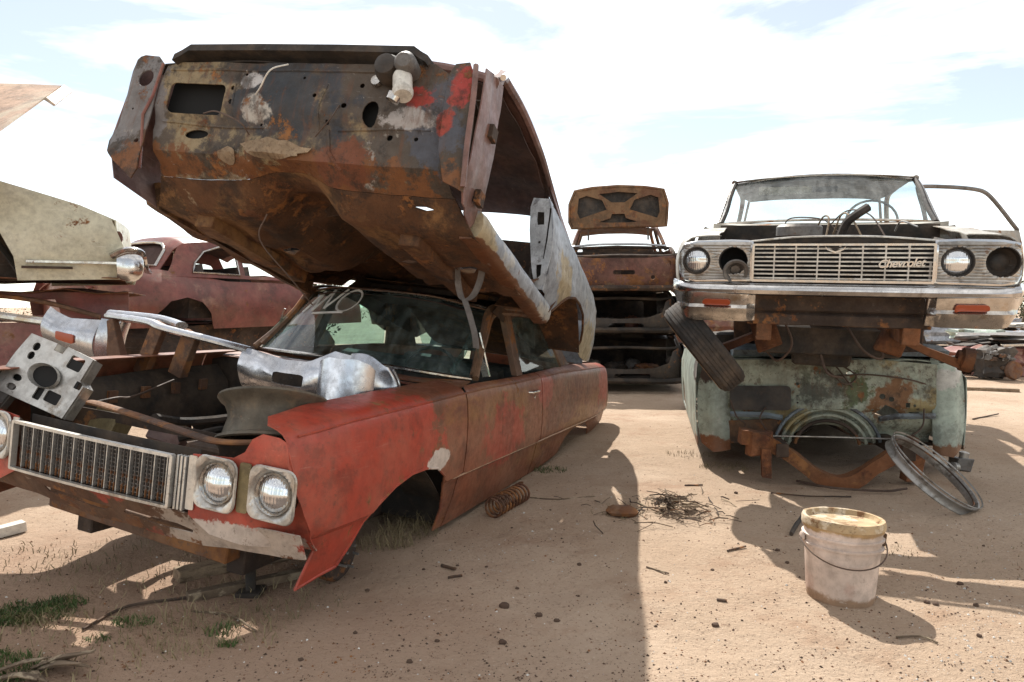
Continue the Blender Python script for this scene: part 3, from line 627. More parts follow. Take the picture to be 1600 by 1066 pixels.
G().tube([(1.9, -.62, .96), (2.2, -.55, 1.05), (2.42, -.5, 1.16)], .018, 6).obj('trim_strip', 'glass_clean', red)

for pts, r, m in (([(1.48, .35, .70), (1.2, .30, .62), (.9, .38, .60), (.6, .30, .66)], .022, 'rubber'), ([(1.46, .10, .78), (1.3, .05, .70), (1.1, -.10, .68), (.9, -.2, .6)], .012, 'rubber'), ([(1.46, -.30, .80), (1.2, -.35, .74), (1.0, -.52, .72), (.8, -.60, .70)], .007, 'wire'), ([(.30, .5, .70), (.5, .45, .74), (.7, .55, .72), (1.0, .60, .78)], .006, 'wire'), ([(.34, -.1, .66), (.5, -.2, .70), (.7, -.1, .6), (.9, .1, .58)], .014, 'rubber')):
    G().tube(spline(pts, 6), r, 7).obj('hose' if r > .01 else 'wire', m, red)
G().box((.95, .0, .48), (.70, .34, .16)).jit(.05, 5).obj('engine_mount_beam', 'dark_rust', red)
for q in range(5): G().box((.45 + .2 * q, .63, .70 + .01 * q), (.05, .02, .06)).obj('bracket', 'brown_rust', red)
# ================================================================ junk lying in the red car's engine bay
def local(M, name, label, cat): return thing(name, label, cat, M)
BUMP = RED.copy()
bm = thing('chrome_bumper', 'dented silver front bumper lying across the engine bay of the red sedan', 'bumper', RED)
# right wing: curved plate with lamp slot
def wingR(u, v):   # u: 0 at inner end .. 1 outer end ; v 0 bottom..1 top  (car-local of the red sedan)
    y = .12 - .62 * u; z0 = interp(u, [(0, .80), (.35, .76), (.75, .75), (1, .80)]); z1 = interp(u, [(0, 1.02), (.4, .985), (.62, .99), (.85, 1.06), (1, 1.05)])
    z = z0 + (z1 - z0) * v; s = .95 - .05 * math.sin(math.pi * v) + .02 * u + .03 * (1 - v)
    return (s + .006 * nz3(u * 3, v * 2, 1, 2), y, z)
G().sheet([(0, 0), (1, 0), (1, 1), (0, 1)], [rrect(.34, .46, .62, .72, .05)], .05, wingR, .006, .08).obj('bumper_wing', 'silver_bumper', bm)
# wrapped, crumpled end
def wrapR(a, v):
    th = a * 1.9; return (.97 + .16 * math.sin(th) * 1.1 - .03 * math.sin(3 * v + a * 4), -.50 - .16 * math.sin(th * .6) - .03 * math.sin(math.pi * v), .79 + .27 * v * (1 - .3 * a) + .015 * math.sin(9 * a))
G().sheet([(0, 0), (1, 0), (1, 1), (0, 1)], [], .07, wrapR, .006).obj('bumper_end', 'silver_bumper', bm)
def roundR(a, v):
    th = a * math.pi; return (.93 - .11 * math.sin(th) * (1 - .35 * v), -.36 - .15 * (1 - math.cos(th)), .745 + .30 * v + .01 * nz3(a, v, 0, 5))
G().sheet([(0, 0), (1, 0), (1, .85), (.7, 1), (.35, .98), (0, .8)], [], .06, roundR, .006).obj('bumper_end', 'silver_bumper', bm)
# left wing
def wingL(u, v):
    y = 1.49 - .40 * u; z0 = interp(u, [(0, .86), (.5, .83), (1, .79)]); z1 = interp(u, [(0, 1.085), (.15, 1.06), (.4, 1.035), (1, 1.05)])
    return (.95 - .05 * math.sin(math.pi * v), y, z0 + (z1 - z0) * v)
lw = G().sheet([(0, 0), (1, 0), (1, 1), (0, 1)], [], .07, wingL, .006).obj('bumper_wing', 'silver_bumper', bm)
G().sheet(rrect(.32, .36, .66, .60, .05), [], .1, lambda u, v: (wingL(u, v)[0] - .009, *wingL(u, v)[1:]), .008).obj('turn_signal', 'amber_lens', lw)
G().sheet([(0, 0), (1, 0), (1, 1), (0, 1)], [], .12, lambda a, v: (.94 + .16 * a - .03 * math.sin(math.pi * v), 1.085 - .06 * math.sin(a * 2.4), .79 + .27 * v - .02 * a), .008).obj('bumper_end', 'silver_bumper', bm)
# top bars
def bar(pts, r, nm, mat='silver_bumper'): return G().tube(spline(pts, 5), r, 10, flat=.6).obj(nm, mat, bm)
bar([(1.0, 1.10, 1.075), (.97, .78, 1.075), (.95, .65, 1.055), (.95, .35, 1.03), (.95, .08, 1.005)], .032, 'bumper_bar')
bar([(1.0, 2.35, .98), (.98, 1.9, .985), (.97, 1.5, .99)], .042, 'bumper_bar', 'chrome_old')
bar([(1.05, 1.15, 1.085), (1.10, .85, 1.09), (1.02, .60, 1.075)], .035, 'bumper_bar')
for y, ln in ((.76, .30), (.52, .24), (1.02, .26)):
    G().box((.98, y, .93), (.05, .09, ln), Matrix.Rotation(.35 if y < .8 else -.4, 4, 'X')).jit(.015, 6).obj('bumper_bracket', 'brown_rust', bm)
bm['label'] = 'dented silver bumper with one orange lamp, lying across the red sedan engine bay'

# steel wheel rim resting on the fender
WM = RED @ Matrix.Translation((.43, -.49, .785)) @ Matrix.Rotation(-.22, 4, 'X') @ Matrix.Rotation(.30, 4, 'Y')
wh = thing('steel_wheel', 'bare grey steel wheel without tyre lying flat on the red sedan engine bay', 'wheel', WM)
G().lathe([(.205, -.095), (.215, -.09), (.21, -.078), (.188, -.07), (.180, -.03), (.172, 0), (.178, .03), (.190, .055), (.21, .07), (.222, .085), (.218, .095), (.207, .092), (.19, .078), (.165, .04), (.158, 0), (.17, -.05), (.18, -.085), (.205, -.095)], (0, 0, 0), (0, 0, 1), 40).obj('rim', 'steel_wheel', wh)
G().lathe([(.168, -.01), (.13, .02), (.10, .045), (.07, .04), (.035, .02), (.034, .012), (.07, .03), (.1, .035), (.168, -.018)], (0, 0, 0), (0, 0, 1), 32).obj('wheel_disc', 'steel_wheel', wh)

# instrument cluster housing
CM = RED @ Matrix.Translation((.22, .54, .85)) @ Matrix.Rotation(.20, 4, 'X') @ Matrix.Rotation(.38, 4, 'Y') @ Matrix.Scale(1.08, 4)
cl = thing('instrument_cluster', 'silver plastic dashboard cluster housing with empty gauge holes on the red sedan nose', 'car part', CM)
co_ = [(-.20, -.13), (.19, -.12), (.20, .02), (.17, .035), (.17, .13), (.02, .135), (.015, .10), (-.03, .10), (-.03, .13), (-.17, .125), (-.19, .03)]
holes = [circ(.0, -.005, .078, 20, .045), rrect(.06, .06, .13, .115, .008), circ(-.11, .085, .018, 12), circ(-.11, .045, .017, 12), rrect(.05, -.09, .12, -.045, .008), circ(-.11, -.055, .025, 12, .014), circ(-.11, -.095, .025, 12, .014), rrect(.145, .0, .18, .03, .004), rrect(.0, -.10, .035, -.05, .006)]
def clf(y, z): return (.012 * math.sin(y * 9) - .018 * sstep(.06, .03, math.hypot(y, z * 1.4)), -y, z)
c1 = G().sheet(co_, holes, .02, clf, .006).obj('face_plate', 'alu', cl)
G().rings([[(0, -y, z) for y, z in co_], [(.06, -y * .97, z * .97) for y, z in co_]], True, False).obj('housing', 'alu', cl)
G().sheet([(-.17, -.10), (.17, -.10), (.15, .10), (-.15, .10)], [], .1, lambda y, z: (.012, -y, z), .004).obj('back_plate', 'void_black', cl)
G().rings([[(.0, -y, z) for y, z in circ(0, -.005, .083, 20, .049)], [(-.012, -y, z) for y, z in circ(0, -.005, .080, 20, .047)], [(.010, -y, z) for y, z in circ(0, -.005, .074, 20, .042)]], True, False).obj('gauge_ring', 'alu', cl)
C2 = RED @ Matrix.Translation((.16, .80, .77)) @ Matrix.Rotation(.30, 4, 'X') @ Matrix.Rotation(.45, 4, 'Y')
c2 = thing('lamp_housing', 'small silver rectangular lamp housing beside the dashboard cluster on the red sedan', 'car part', C2)
G().sheet(rrect(-.12, -.07, .12, .08, .012), [rrect(-.09, -.04, -.01, .05, .008), rrect(.02, -.04, .09, .05, .01)], .025, lambda y, z: (.01 * math.sin(y * 14), -y, z), .006).obj('face_plate', 'alu', c2)
G().rings([[(0, -y, z) for y, z in rrect(-.12, -.07, .12, .08, .012)], [(.05, -y, z) for y, z in rrect(-.115, -.065, .115, .075, .012)]]).obj('housing', 'grey_metal', c2)

# ================================================================ tilted body shell on the red sedan
TUB = pose(-1.133, 2.873, 1.453, .25, .267, .122)
tub = thing('car_shell', 'stripped rusty car shell tilted nose-up on the roof of the red sedan', 'car', TUB)
def tunnel(y): return .15 * math.exp(-(y / .17) ** 4) + .05 * math.exp(-(y / .24) ** 2)
def fw(y, t):
    if t >= .46: s = .145 + .05 * sstep(.70, .86, t) * 0 + .03 * sstep(.62, .58, t) * 0; z = t; s += .035 * sstep(.66, .60, t) - .02 * math.exp(-((y - .08) / .12) ** 2) * sstep(.85, .7, t)
    elif t >= .25:
        a = (.46 - t) / .21; s = .18 + .24 * a; z = .46 - .19 * a + tunnel(y) * a * .8
    else:
        s = .42 + (.25 - t); z = .27 + tunnel(y) * (.8 + .2 * sstep(.25, .1, t)) + .24 * sstep(1.25, 1.75, s) + .010 * math.sin(y * 42) * sstep(.5, .7, s) * (1 if abs(y) > .25 else 0)
        z += .014 * math.sin(s * 14) * sstep(.6, .8, s) * (1 if abs(y) > .3 else 0)
    s += .010 * nz3(y, t, 0, 4) + .006 * nz3(y, t, 3, 11); z += .012 * nz3(y, t, 9, 3) * sstep(.5, .3, t) - .05 * sstep(.62, .86, abs(y)) * sstep(.2, .0, t) * 0
    return (s, y, z)
def ragged(cx, cy, rx, ry, n=14, seed=1):
    rnd = random.Random(seed); return [(cx + rx * math.cos(a) * rnd.uniform(.7, 1.2), cy + ry * math.sin(a) * rnd.uniform(.7, 1.2)) for a in [2 * math.pi * k / n for k in range(n)]]
fwo = [(.69, .86), (.70, .70), (.70, .55), (.66, .42), (.74, .30), (.85, .18), (.88, 0), (.88, -1.75), (-.86, -1.75), (-.87, 0), (-.86, .25), (-.79, .38), (-.745, .55), (-.73, .72), (-.72, .86), (-.65, .905), (.60, .88)]
fwh_top = [rrect(.335, .635, .635, .775, .03), circ(.30, .76, .011, 10), circ(.295, .695, .012, 10), circ(.46, .545, .06, 14, .022, -.1), circ(-.40, .675, .038, 14, .055), circ(-.33, .80, .012, 8), circ(-.27, .70, .013, 8), circ(-.20, .63, .009, 8), circ(-.50, .58, .014, 10), circ(.12, .60, .008, 8), circ(-.62, .58, .010, 8),
    circ(.25, .83, .008, 8), circ(-.05, .82, .007, 8), circ(-.12, .74, .010, 8)]
FWS = .37
# one sheet per pressing: firewall (upper) and floor pan (lower)
i0 = [p for p in fwo if p[1] >= FWS]
up = [(.69, .86), (.70, .70), (.70, .55), (.66, .42), (.685, FWS), (-.80, FWS), (-.79, .38), (-.745, .55), (-.73, .72), (-.72, .86), (-.65, .905), (.60, .88)]
lo = [(.69, FWS - .002), (.74, .30), (.85, .18), (.88, 0), (.88, -1.75), (-.86, -1.75), (-.87, 0), (-.86, .25), (-.80, FWS - .002)]
fwl = G().sheet(up, fwh_top, .035, fw, .005).obj('firewall', 'firewall_mix', tub)
G().sheet(lo, [ragged(0.0, -.10, .11, .07, 16, 3), ragged(-.37, -.20, .05, .05, 10, 4), ragged(-.66, -.27, .05, .09, 10, 5), [(-.60, .335), (-.66, .325), (-.70, .330), (-.66, .338)], ragged(.40, -.30, .10, .06, 12, 8)], .04, fw, .005).obj('floor_pan', 'floor_rust', tub)
# raised seams and stiffeners on the firewall
for pts, r in (([(-.68, .62), (-.45, .615), (-.20, .60)], .009), ([(-.16, .60), (-.15, .70), (-.17, .80)], .006), ([(.66, .60), (.45, .59), (.10, .585)], .008), ([(.66, .84), (.2, .85), (-.6, .87)], .008), ([(-.20, .60), (-.23, .5), (-.32, .40)], .010), ([(.28, .63), (.29, .78)], .006)):
    G().tube([Vector(fw(*p)) + Vector((-.004, 0, 0)) for p in densify(pts, .05)[:int(sum(math.dist(a, b) for a, b in zip(pts, pts[1:])) / .05) + 1]], r, 6).obj('stiffener', 'firewall_mix', fwl)
# grey sound-deadener blob around the tunnel
G().sheet(ragged(.03, .49, .16, .045, 18, 11), [], .02, lambda y, t: (fw(y, t)[0] - .008 - .008 * abs(nz3(y, t, 2, 22)), y, fw(y, t)[2]), .004).obj('sound_deadener', 'wood', fwl)
G().sheet(ragged(.27, .455, .05, .035, 12, 12), [], .02, lambda y, t: (fw(y, t)[0] - .008 - .008 * abs(nz3(y, t, 2, 22)), y, fw(y, t)[2]), .004).obj('sound_deadener', 'wood', fwl)
# cowl lip and cowl top
G().rings([[(.10, y, z0), (.105, y, z0 + .035), (.20, y, z0 + .045), (.20, y, z0)] for y, z0 in ((.635, .865), (.60, .885), (.56, .915), (.2, .925), (-.2, .93), (-.55, .93), (-.59, .905), (-.62, .89))]).obj('cowl_lip', 'bay_black', tub)
G().sheet([(.15, -.80), (.15, .80), (.62, .72), (.52, 0), (.62, -.72)], [], .08, lambda s, y: (s, y, .90 + .05 * (s - .15) + .01 * nz3(s, y, 1, 4) - .04 * (abs(y) / .8) ** 4), .006).obj('cowl', 'bay_black', tub)
# hinge-pillar end plates
LP = [(.82, .905), (.865, .885), (.885, .84), (.872, .72), (.885, .58), (.905, .475), (.86, .41), (.80, .36), (.68, .285), (.66, .33), (.69, .51), (.70, .70), (.695, .86), (.74, .90)]
lp = G().sheet(LP, [circ(.775, .785, .042, 16), circ(.80, .63, .006, 6), circ(.72, .47, .012, 8)], .025, lambda y, z: (.135 + .03 * sstep(.84, .90, y) + .012 * nz3(y, z, 1, 6) - .02 * sstep(.5, .38, z), y, z), .006).obj('hinge_pillar', 'firewall_mix', tub)
G().tube([(.125, y, z) for y, z in ((.70, .86), (.705, .70), (.73, .60), (.69, .46), (.66, .34))], .007, 6).obj('seam', 'junk_red', lp)
G().sheet([(.16, .30), (.50, .26), (.50, .96), (.16, .90)], [], .07, lambda s, z: (s, interp(z, [(.26, .80), (.47, .90), (.7, .885), (.9, .87)]), z), .006).obj('hinge_pillar', 'pillar_maroon', tub)
RP = [(-.72, .86), (-.725, .70), (-.745, .52), (-.79, .39), (-.875, .36), (-.87, .46), (-.86, .65), (-.84, .84), (-.80, .915), (-.74, .905)]
G().sheet(RP, [], .03, lambda y, z: (.14 + .02 * sstep(-.83, -.87, y) + .012 * nz3(y, z, 7, 5), y, z), .006).obj('hinge_pillar', 'firewall_mix', tub)
G().tube(spline([(.13, -.83, .90), (.12, -.852, .75), (.125, -.865, .55), (.15, -.875, .38)], 4), .012, 6).obj('pillar_flange', 'pillar_maroon', tub)
jp = [(.15, .90), (.30, .96), (.45, 1.0), (.44, .79), (.47, .66), (.45, .50), (.47, .38), (.40, .30), (.22, .34), (.15, .42)]
jb = G().sheet(jp, [], .04, lambda s, z: (s, -.862 - .02 * math.sin(math.pi * (z - .3) / .7) + .018 * sstep(.26, .30, s) + .008 * nz3(s, z, 1, 7), z), .006).obj('door_jamb', 'pillar_maroon', tub)
for k in (.42, .72): G().box((.36, -.872, k), (.07, .025, .06)).obj('hinge', 'dark_rust', jb)
for y0, sg in ((-.86, -1), (.86, 1)):
    # rocker / sill
    ssec = [(.80, .385), (.845, .395), (.875, .388), (.890, .37), (.896, .335), (.893, .30), (.88, .275), (.855, .262), (.80, .258)]
    g = G(); g.rings([[(u + (0 if z > .35 else .0), sg * (y - .01 * (u < .45)), z + .006 * nz3(u, y, 2, 4)) for y, z in ssec] for u in np.linspace(.43, 1.93, 26)])
    g.obj('sill', 'quarter_blue' if sg < 0 else 'floor_rust', tub)
    G().box((.92, sg * .55, .245), (.9, .10, .07)).jit(.01, 3).obj('floor_rail', 'floor_rust', tub)
    # quarter panel with wheel arch
    qa = [(1.84, .27), (1.98, .36), (2.12, .46), (2.30, .545), (2.50, .60), (2.72, .615), (2.92, .585), (3.06, .50), (3.11, .42), (3.06, .35)]
    qo2 = [(1.62, .40), (1.72, .40)] + qa + [(3.30, .33), (3.60, .355), (3.95, .42), (4.15, .53), (4.23, .64), (4.18, .75), (4.02, .83), (3.5, .89), (2.92, .93), (2.4, .945), (1.98, .965), (1.58, .955), (1.585, .70)]
    def qf(s, z, sg=sg):
        y = interp(z, [(.25, .86), (.45, .90), (.60, .915), (.78, .90), (.90, .875), (.965, .845)]) - .10 * max(0, (s - 3.2) / 1.0) ** 2
        y += .010 * math.exp(-((z - (.50 + .16 * (s - 1.6))) / .02) ** 2) + .008 * nz3(s, z, 2, 3)
        return (s, sg * y, z)
    qp = G().sheet(qo2, [], .055, qf, .005, .035).obj('quarter_panel', 'quarter_blue' if sg < 0 else 'floor_rust', tub)
    G().tube([qf(s, z + .003) for s, z in qa], .010, 6).obj('arch_lip', 'floor_rust', qp)
    # wheel house behind the arch
    G().sheet([(1.86, 0), (3.10, 0), (3.10, 1), (1.86, 1)], [], .08, lambda s, u, sg=sg: (s, sg * (.90 - .36 * u), .28 + .36 * math.sin(math.pi * min(1, max(0, (s - 1.80) / 1.36)))), .005, .25).obj('wheel_house', 'floor_rust', tub)
    G().sheet([(1.86, .28), (3.10, .30), (3.0, .52), (2.6, .64), (2.2, .56)], [], .1, lambda s, z, sg=sg: (s, sg * .54, z), .005).obj('wheel_house', 'dark_rust', tub)
    # lock pillar jamb
    jy = [(-.735, .90), (-.745, .955), (-.85, .955), (-.905, .78), (-.918, .60), (-.90, .40), (-.85, .40), (-.80, .55), (-.755, .75)]
    jy = [(sg * -a, z) for a, z in jy]
    jh = [[(sg * .785, .87), (sg * .825, .87), (sg * .84, .79), (sg * .80, .785), (sg * .79, .82)], [(sg * .835, .54), (sg * .87, .545), (sg * .875, .48), (sg * .85, .46)], circ(sg * .83, .68, .008, 8), [(sg * .855, .90), (sg * .865, .90), (sg * .878, .70), (sg * .876, .58), (sg * .868, .58), (sg * .868, .70)]]
    lj = G().sheet(jy, jh, .03, lambda y, z: (1.60 + .02 * nz3(y, z, 4, 6) + .03 * sstep(.5, .42, z), y, z), .006).obj('lock_pillar', 'jamb_blue' if sg < 0 else 'dark_rust', tub)
    G().sheet([(sg * .80, .40), (sg * .88, .40), (sg * .86, .95), (sg * .75, .95)], [], .1, lambda y, z: (1.68, y, z), .005).obj('pillar_inner', 'bay_black', tub)
    # A pillar, roof rail, C pillar
    G().tube(spline([(.34, sg * .83, .95), (.50, sg * .79, 1.06), (.72, sg * .715, 1.22), (.90, sg * .665, 1.315)], 5), .032, 8, up=(0, 1, 0)).obj('windshield_pillar', 'pillar_maroon', tub)
    G().tube(spline([(.36, sg * .868, .99), (.50, sg * .825, 1.085), (.66, sg * .77, 1.19)], 5), .014, 8).obj('pillar_trim', 'chrome', tub)
    G().tube(spline([(.88, sg * .665, 1.315), (1.3, sg * .675, 1.345), (1.8, sg * .675, 1.335), (2.2, sg * .665, 1.30), (2.5, sg * .68, 1.22)], 5), .026, 8).obj('roof_rail', 'pillar_maroon', tub)
    G().sheet([(0, 0), (.85, 0), (.52, 1), (0, 1)], [], .09, lambda a, v, sg=sg: (2.05 + a + .12 * v, sg * (.845 - .17 * v), .955 + .335 * v - .05 * a), .006, .2).obj('rear_pillar', 'pillar_maroon', tub)
# roof (outer skin with liner below)
def tr(s, y): return (s, y, 1.375 - .045 * (abs(y) / .66) ** 2.5 - .10 * max(0, (s - 1.7) / .9) ** 2 - .06 * max(0, (1.1 - s) / .3) ** 2 + .008 * nz3(s, y, 0, 3))
ro = [(.82, -.4), (.80, 0), (.82, .4), (.90, .65), (1.6, .675), (2.2, .66), (2.55, .60), (2.62, 0), (2.55, -.60), (2.2, -.66), (1.6, -.675), (.90, -.65)]
G().sheet(ro, [], .08, tr, .006).obj('roof', 'pillar_maroon', tub)
G().sheet(ro, [], .08, lambda s, y: (s, y * .97, tr(s, y)[2] - .045 + .012 * nz3(s, y, 5, 3) + .01 * math.cos(s * 14)), .004).obj('headliner', 'headliner', tub)
G().tube(spline([(.90, -.64, 1.30), (.83, -.35, 1.325), (.81, 0, 1.335), (.83, .35, 1.325), (.90, .64, 1.30)], 5), .026, 8).obj('windshield_header', 'pillar_maroon', tub)
# rear deck, trunk, bulkhead, tail
G().sheet([(2.75, -.66), (2.70, 0), (2.75, .66), (4.0, .72), (4.08, 0), (4.0, -.72)], [], .12, lambda s, y: (s, y, .945 - .02 * (abs(y) / .7) ** 2 - .12 * sstep(3.4, 4.1, s)), .006).obj('trunk_lid', 'quarter_blue', tub)
G().sheet([(-.76, .40), (.76, .40), (.74, .82), (-.74, .82)], [], .12, lambda y, z: (4.16 - .06 * (y / .8) ** 2, y, z), .006).obj('tail_panel', 'quarter_blue', tub)
G().sheet([(-.60, .45), (.60, .45), (.60, .93), (-.60, .93)], [rrect(-.45, .55, -.05, .85, .05), rrect(.05, .55, .45, .85, .05)], .1, lambda y, z: (2.35 + (.9 - z) * -.2, y, z), .006).obj('seat_bulkhead', 'dark_rust', tub)
G().sheet([(2.1, -.55), (4.1, -.55), (4.1, .55), (2.1, .55)], [], .1, lambda s, y: (s, y, .47 + .05 * math.sin(s * 3) + .02 * nz3(s, y, 3, 3) - .06 * sstep(3.2, 3.8, s)), .006).obj('trunk_floor', 'floor_rust', tub)
G().sheet([(-.78, 0), (.78, 0), (.78, 1), (-.78, 1)], [], .1, lambda y, u: (.46 + .16 * u, y, .93 - .28 * u * u), .006).obj('dashboard', 'bay_black', tub)
G().rings([[(.20, y, z) for y, z in rrect(.28, .48, .68, .82, .03)], [(.42, y, z) for y, z in rrect(.28, .48, .68, .82, .03)]]).obj('heater_hole_blocker', 'void_black', tub)  # black box added behind the heater opening to block the sky and keep it dark
G().rings([[(.20, y, z) for y, z in rrect(-.52, .56, -.30, .80, .03)], [(.40, y, z) for y, z in rrect(-.52, .56, -.30, .80, .03)]]).obj('pedal_box', 'void_black', tub)
# brake booster, master cylinder, blower
G().lathe([(.001, .02), (.05, .02), (.062, .0), (.06, -.04), (.045, -.075), (.02, -.085), (.001, -.085)], (.12, -.47, .845), (1, 0, 0), 20).obj('blower_motor', 'black_part', tub)
bo = G().lathe([(.001, .02), (.042, .02), (.045, -.03), (.045, -.075), (.03, -.095), (.001, -.10)], (.11, -.555, .855), (1, .1, .1), 18).obj('brake_booster', 'grey_metal', tub)
mc = G().lathe([(.001, .06), (.036, .06), (.04, .045), (.04, -.03), (.043, -.03), (.043, -.045), (.036, -.06), (.001, -.06)], (.06, -.565, .755), (.25, .35, 1), 18).obj('master_cylinder', 'white_plastic', tub)
G().lathe([(.001, .0), (.03, 0), (.028, -.03), (.001, -.035)], (.055, -.545, .71), (0, -.3, 1), 14).obj('filler_cap', 'chrome_old', mc)
G().lathe([(.001, -.01), (.022, -.008), (.026, .005)], (.13, -.40, .815), (1, 0, 0), 12).obj('grommet', 'chrome_old', fwl)
for pts in ([(.10, .02, .86), (.05, .06, .80), (.09, .12, .74), (.12, .16, .72)], [(.12, .40, .62), (.06, .28, .60), (.05, .14, .55), (.1, .12, .52)], [(.14, -.25, .70), (.06, -.28, .60), (.10, -.20, .53)], [(.35, .12, .26), (.40, .16, .15), (.55, .05, .02), (.70, .0, -.06)]):
    G().tube(spline(pts, 6), .0035, 5).obj('wire', 'white_plastic' if pts[0][1] == .02 else 'wire', tub)
# hanging belts (webbing ribbons)
def ribbon(pts, w, nm, par, mat='belt_web', side=(0, 1, 0)):
    P = spline(pts, 6); sd = Vector(side); g = G(); g.rings([[p - sd * w / 2, p + sd * w / 2, p + sd * w / 2 + Vector((.003, .001, 0)), p - sd * w / 2 + Vector((.003, .001, 0))] for p in P]); return g.obj(nm, mat, par)
ribbon([(.90, -.60, .36), (.95, -.605, .27), (1.0, -.62, .18), (1.0, -.655, .13), (1.0, -.70, .16), (.99, -.725, .25), (.95, -.73, .36)], .036, 'seat_belt', tub)
ribbon([(1.0, -.66, .13), (1.0, -.70, .06), (1.02, -.74, -.03), (1.05, -.755, -.10)], .034, 'seat_belt', tub)

# ================================================================ white car on top of the right stack
WHI = pose(1.883, 4.187, .805, .347, -.063, .028)
wc = thing('sedan', 'white sedan with chrome grille and bumper and no hood, on top of the right stack', 'car', WHI)
# grille
wg = thing('grille', None, None); wg.parent = wc
def wn(y): return -.02 + .03 * (abs(y) / .9) ** 2
G().sheet(rrect(-.475, .538, .478, .760, .008), [rrect(-.462, .552, .465, .748, .004)], .05, lambda y, z: (wn(y) - .012, y, z), .03).obj('grille_frame', 'chrome', wg)
hb = None
for k in range(8):
    z = .560 + k * .0245
    G().rings([[(wn(y) - .010, y, z - .0045), (wn(y) - .010, y, z + .0045), (wn(y) + .03, y, z + .003), (wn(y) + .03, y, z - .003)] for y in np.linspace(-.465, .468, 9)]).obj('grille_bar', 'alu', wg)
for k in range(8):
    y = -.35 + k * .1175
    G().box((wn(y) + .006, y - .06 * 0, .65), (.03, .008, .20)).obj('vertical_bar', 'alu', wg)
# chevron badge and script
def flat_on(g, pts, nm, par, mat, s0): g.rings([[(s0, y, z) for y, z in pts], [(s0 - .012, y, z) for y, z in pts]]); return g.obj(nm, mat, par)
flat_on(G(), [(.085, .745), (.075, .725), (.03, .705), (-.015, .725), (-.025, .745), (-.01, .73), (.03, .716), (.07, .73)], 'badge', wg, 'chrome', -.035)
flat_on(G(), [(.07, .742), (.03, .722), (-.01, .742)], 'badge', wg, 'black_part', -.03)
cu = bpy.data.curves.new('script', 'FONT'); cu.body = 'Chevrolet'; cu.size = .062; cu.shear = .35; cu.extrude = .003; cu.offset = .0012; cu.space_character = .92
ct = bpy.data.objects.new('script', cu); COL.objects.link(ct)
dg = bpy.context.evaluated_depsgraph_get(); me = bpy.data.meshes.new_from_object(ct.evaluated_get(dg)); bpy.data.objects.remove(ct)
me.materials.clear(); me.materials.append(MATS['chrome']); sc_ = bpy.data.objects.new('script_badge', me); COL.objects.link(sc_); sc_.parent = wg
sc_.matrix_basis = Matrix.Translation((-.036, -.19, .625)) @ Matrix(((0, 0, -1, 0), (-1, 0, 0, 0), (0, 1, 0, 0), (0, 0, 0, 1))) @ Matrix.Rotation(.05, 4, 'Z')
G().sheet([(-.47, .54), (.47, .54), (.47, .76), (-.47, .76)], [], .1, lambda y, z: (wn(y) + .10, y, z), .004).obj('radiator', 'void_black', wc)
# headlight panels with fine ribs
def wbez(sg):
    out = [(.482, .545), (.482, .770), (.60, .775), (.80, .770), (.87, .755), (.905, .71), (.915, .65), (.905, .59), (.87, .55), (.80, .538)]
    out = [(sg * a, b) for a, b in out]
    def fn(y, z):
        rib = .0035 * math.sin(z * 2 * math.pi / .0165); a = abs(y); e = sstep(.86, .915, a)
        return (wn(y) - .008 + rib * (1 if min(math.hypot(a - .585, z - .66), math.hypot(a - .80, z - .66)) > .085 else 0) + .09 * e + .02 * sstep(.76, .775, z), y, z)
    h = G().sheet(out, [circ(sg * .585, .66, .082, 24), circ(sg * .80, .66, .082, 24)], .025, fn, .006, .0042).obj('headlight_panel', 'bezel_ribbed', wc)
    G().tube([fn(*p) for p in densify(out, .03)], .011, 7, closed=True).obj('panel_trim', 'chrome', h)
    for cy in (.585, .80):
        G().lathe([(.082, .04), (.086, -.012), (.080, -.014), (.076, .03)], (wn(cy), sg * cy, .66), (1, 0, 0), 26).obj('lamp_rim', 'black_part', h)
    return h
for sg in (1, -1): wbez(sg)
headlamp(wc, (-.005, .80, .66), .073, ring='black_part'); headlamp(wc, (-.005, -.585, .66), .073, ring='black_part')
for y in (.585, -.80):
    sk = G().lathe([(.078, .015), (.074, .06), (.05, .10), (.02, .115), (.001, .115)], (0, y, .66), (1, 0, 0), 22).obj('empty_lamp_bucket', 'void_black' if y > 0 else 'black_part', wc)
G().lathe([(.075, .03), (.06, .05), (.05, .06), (.03, .05), (.001, .05)], (0, -.80, .66), (1, 0, 0), 18).obj('lamp_socket', 'black_part', wc)
# dislodged lamp ring hanging out of the inner left socket
hg = G().lathe([(.030, .06), (.045, .045), (.058, .01), (.074, -.005), (.070, -.018), (.055, -.012), (.04, .02), (.028, .03), (.026, .02), (.001, .02)], (-.03, .57, .60), (1, .12, .35), 26).obj('loose_lamp_ring', 'grey_metal', wc)
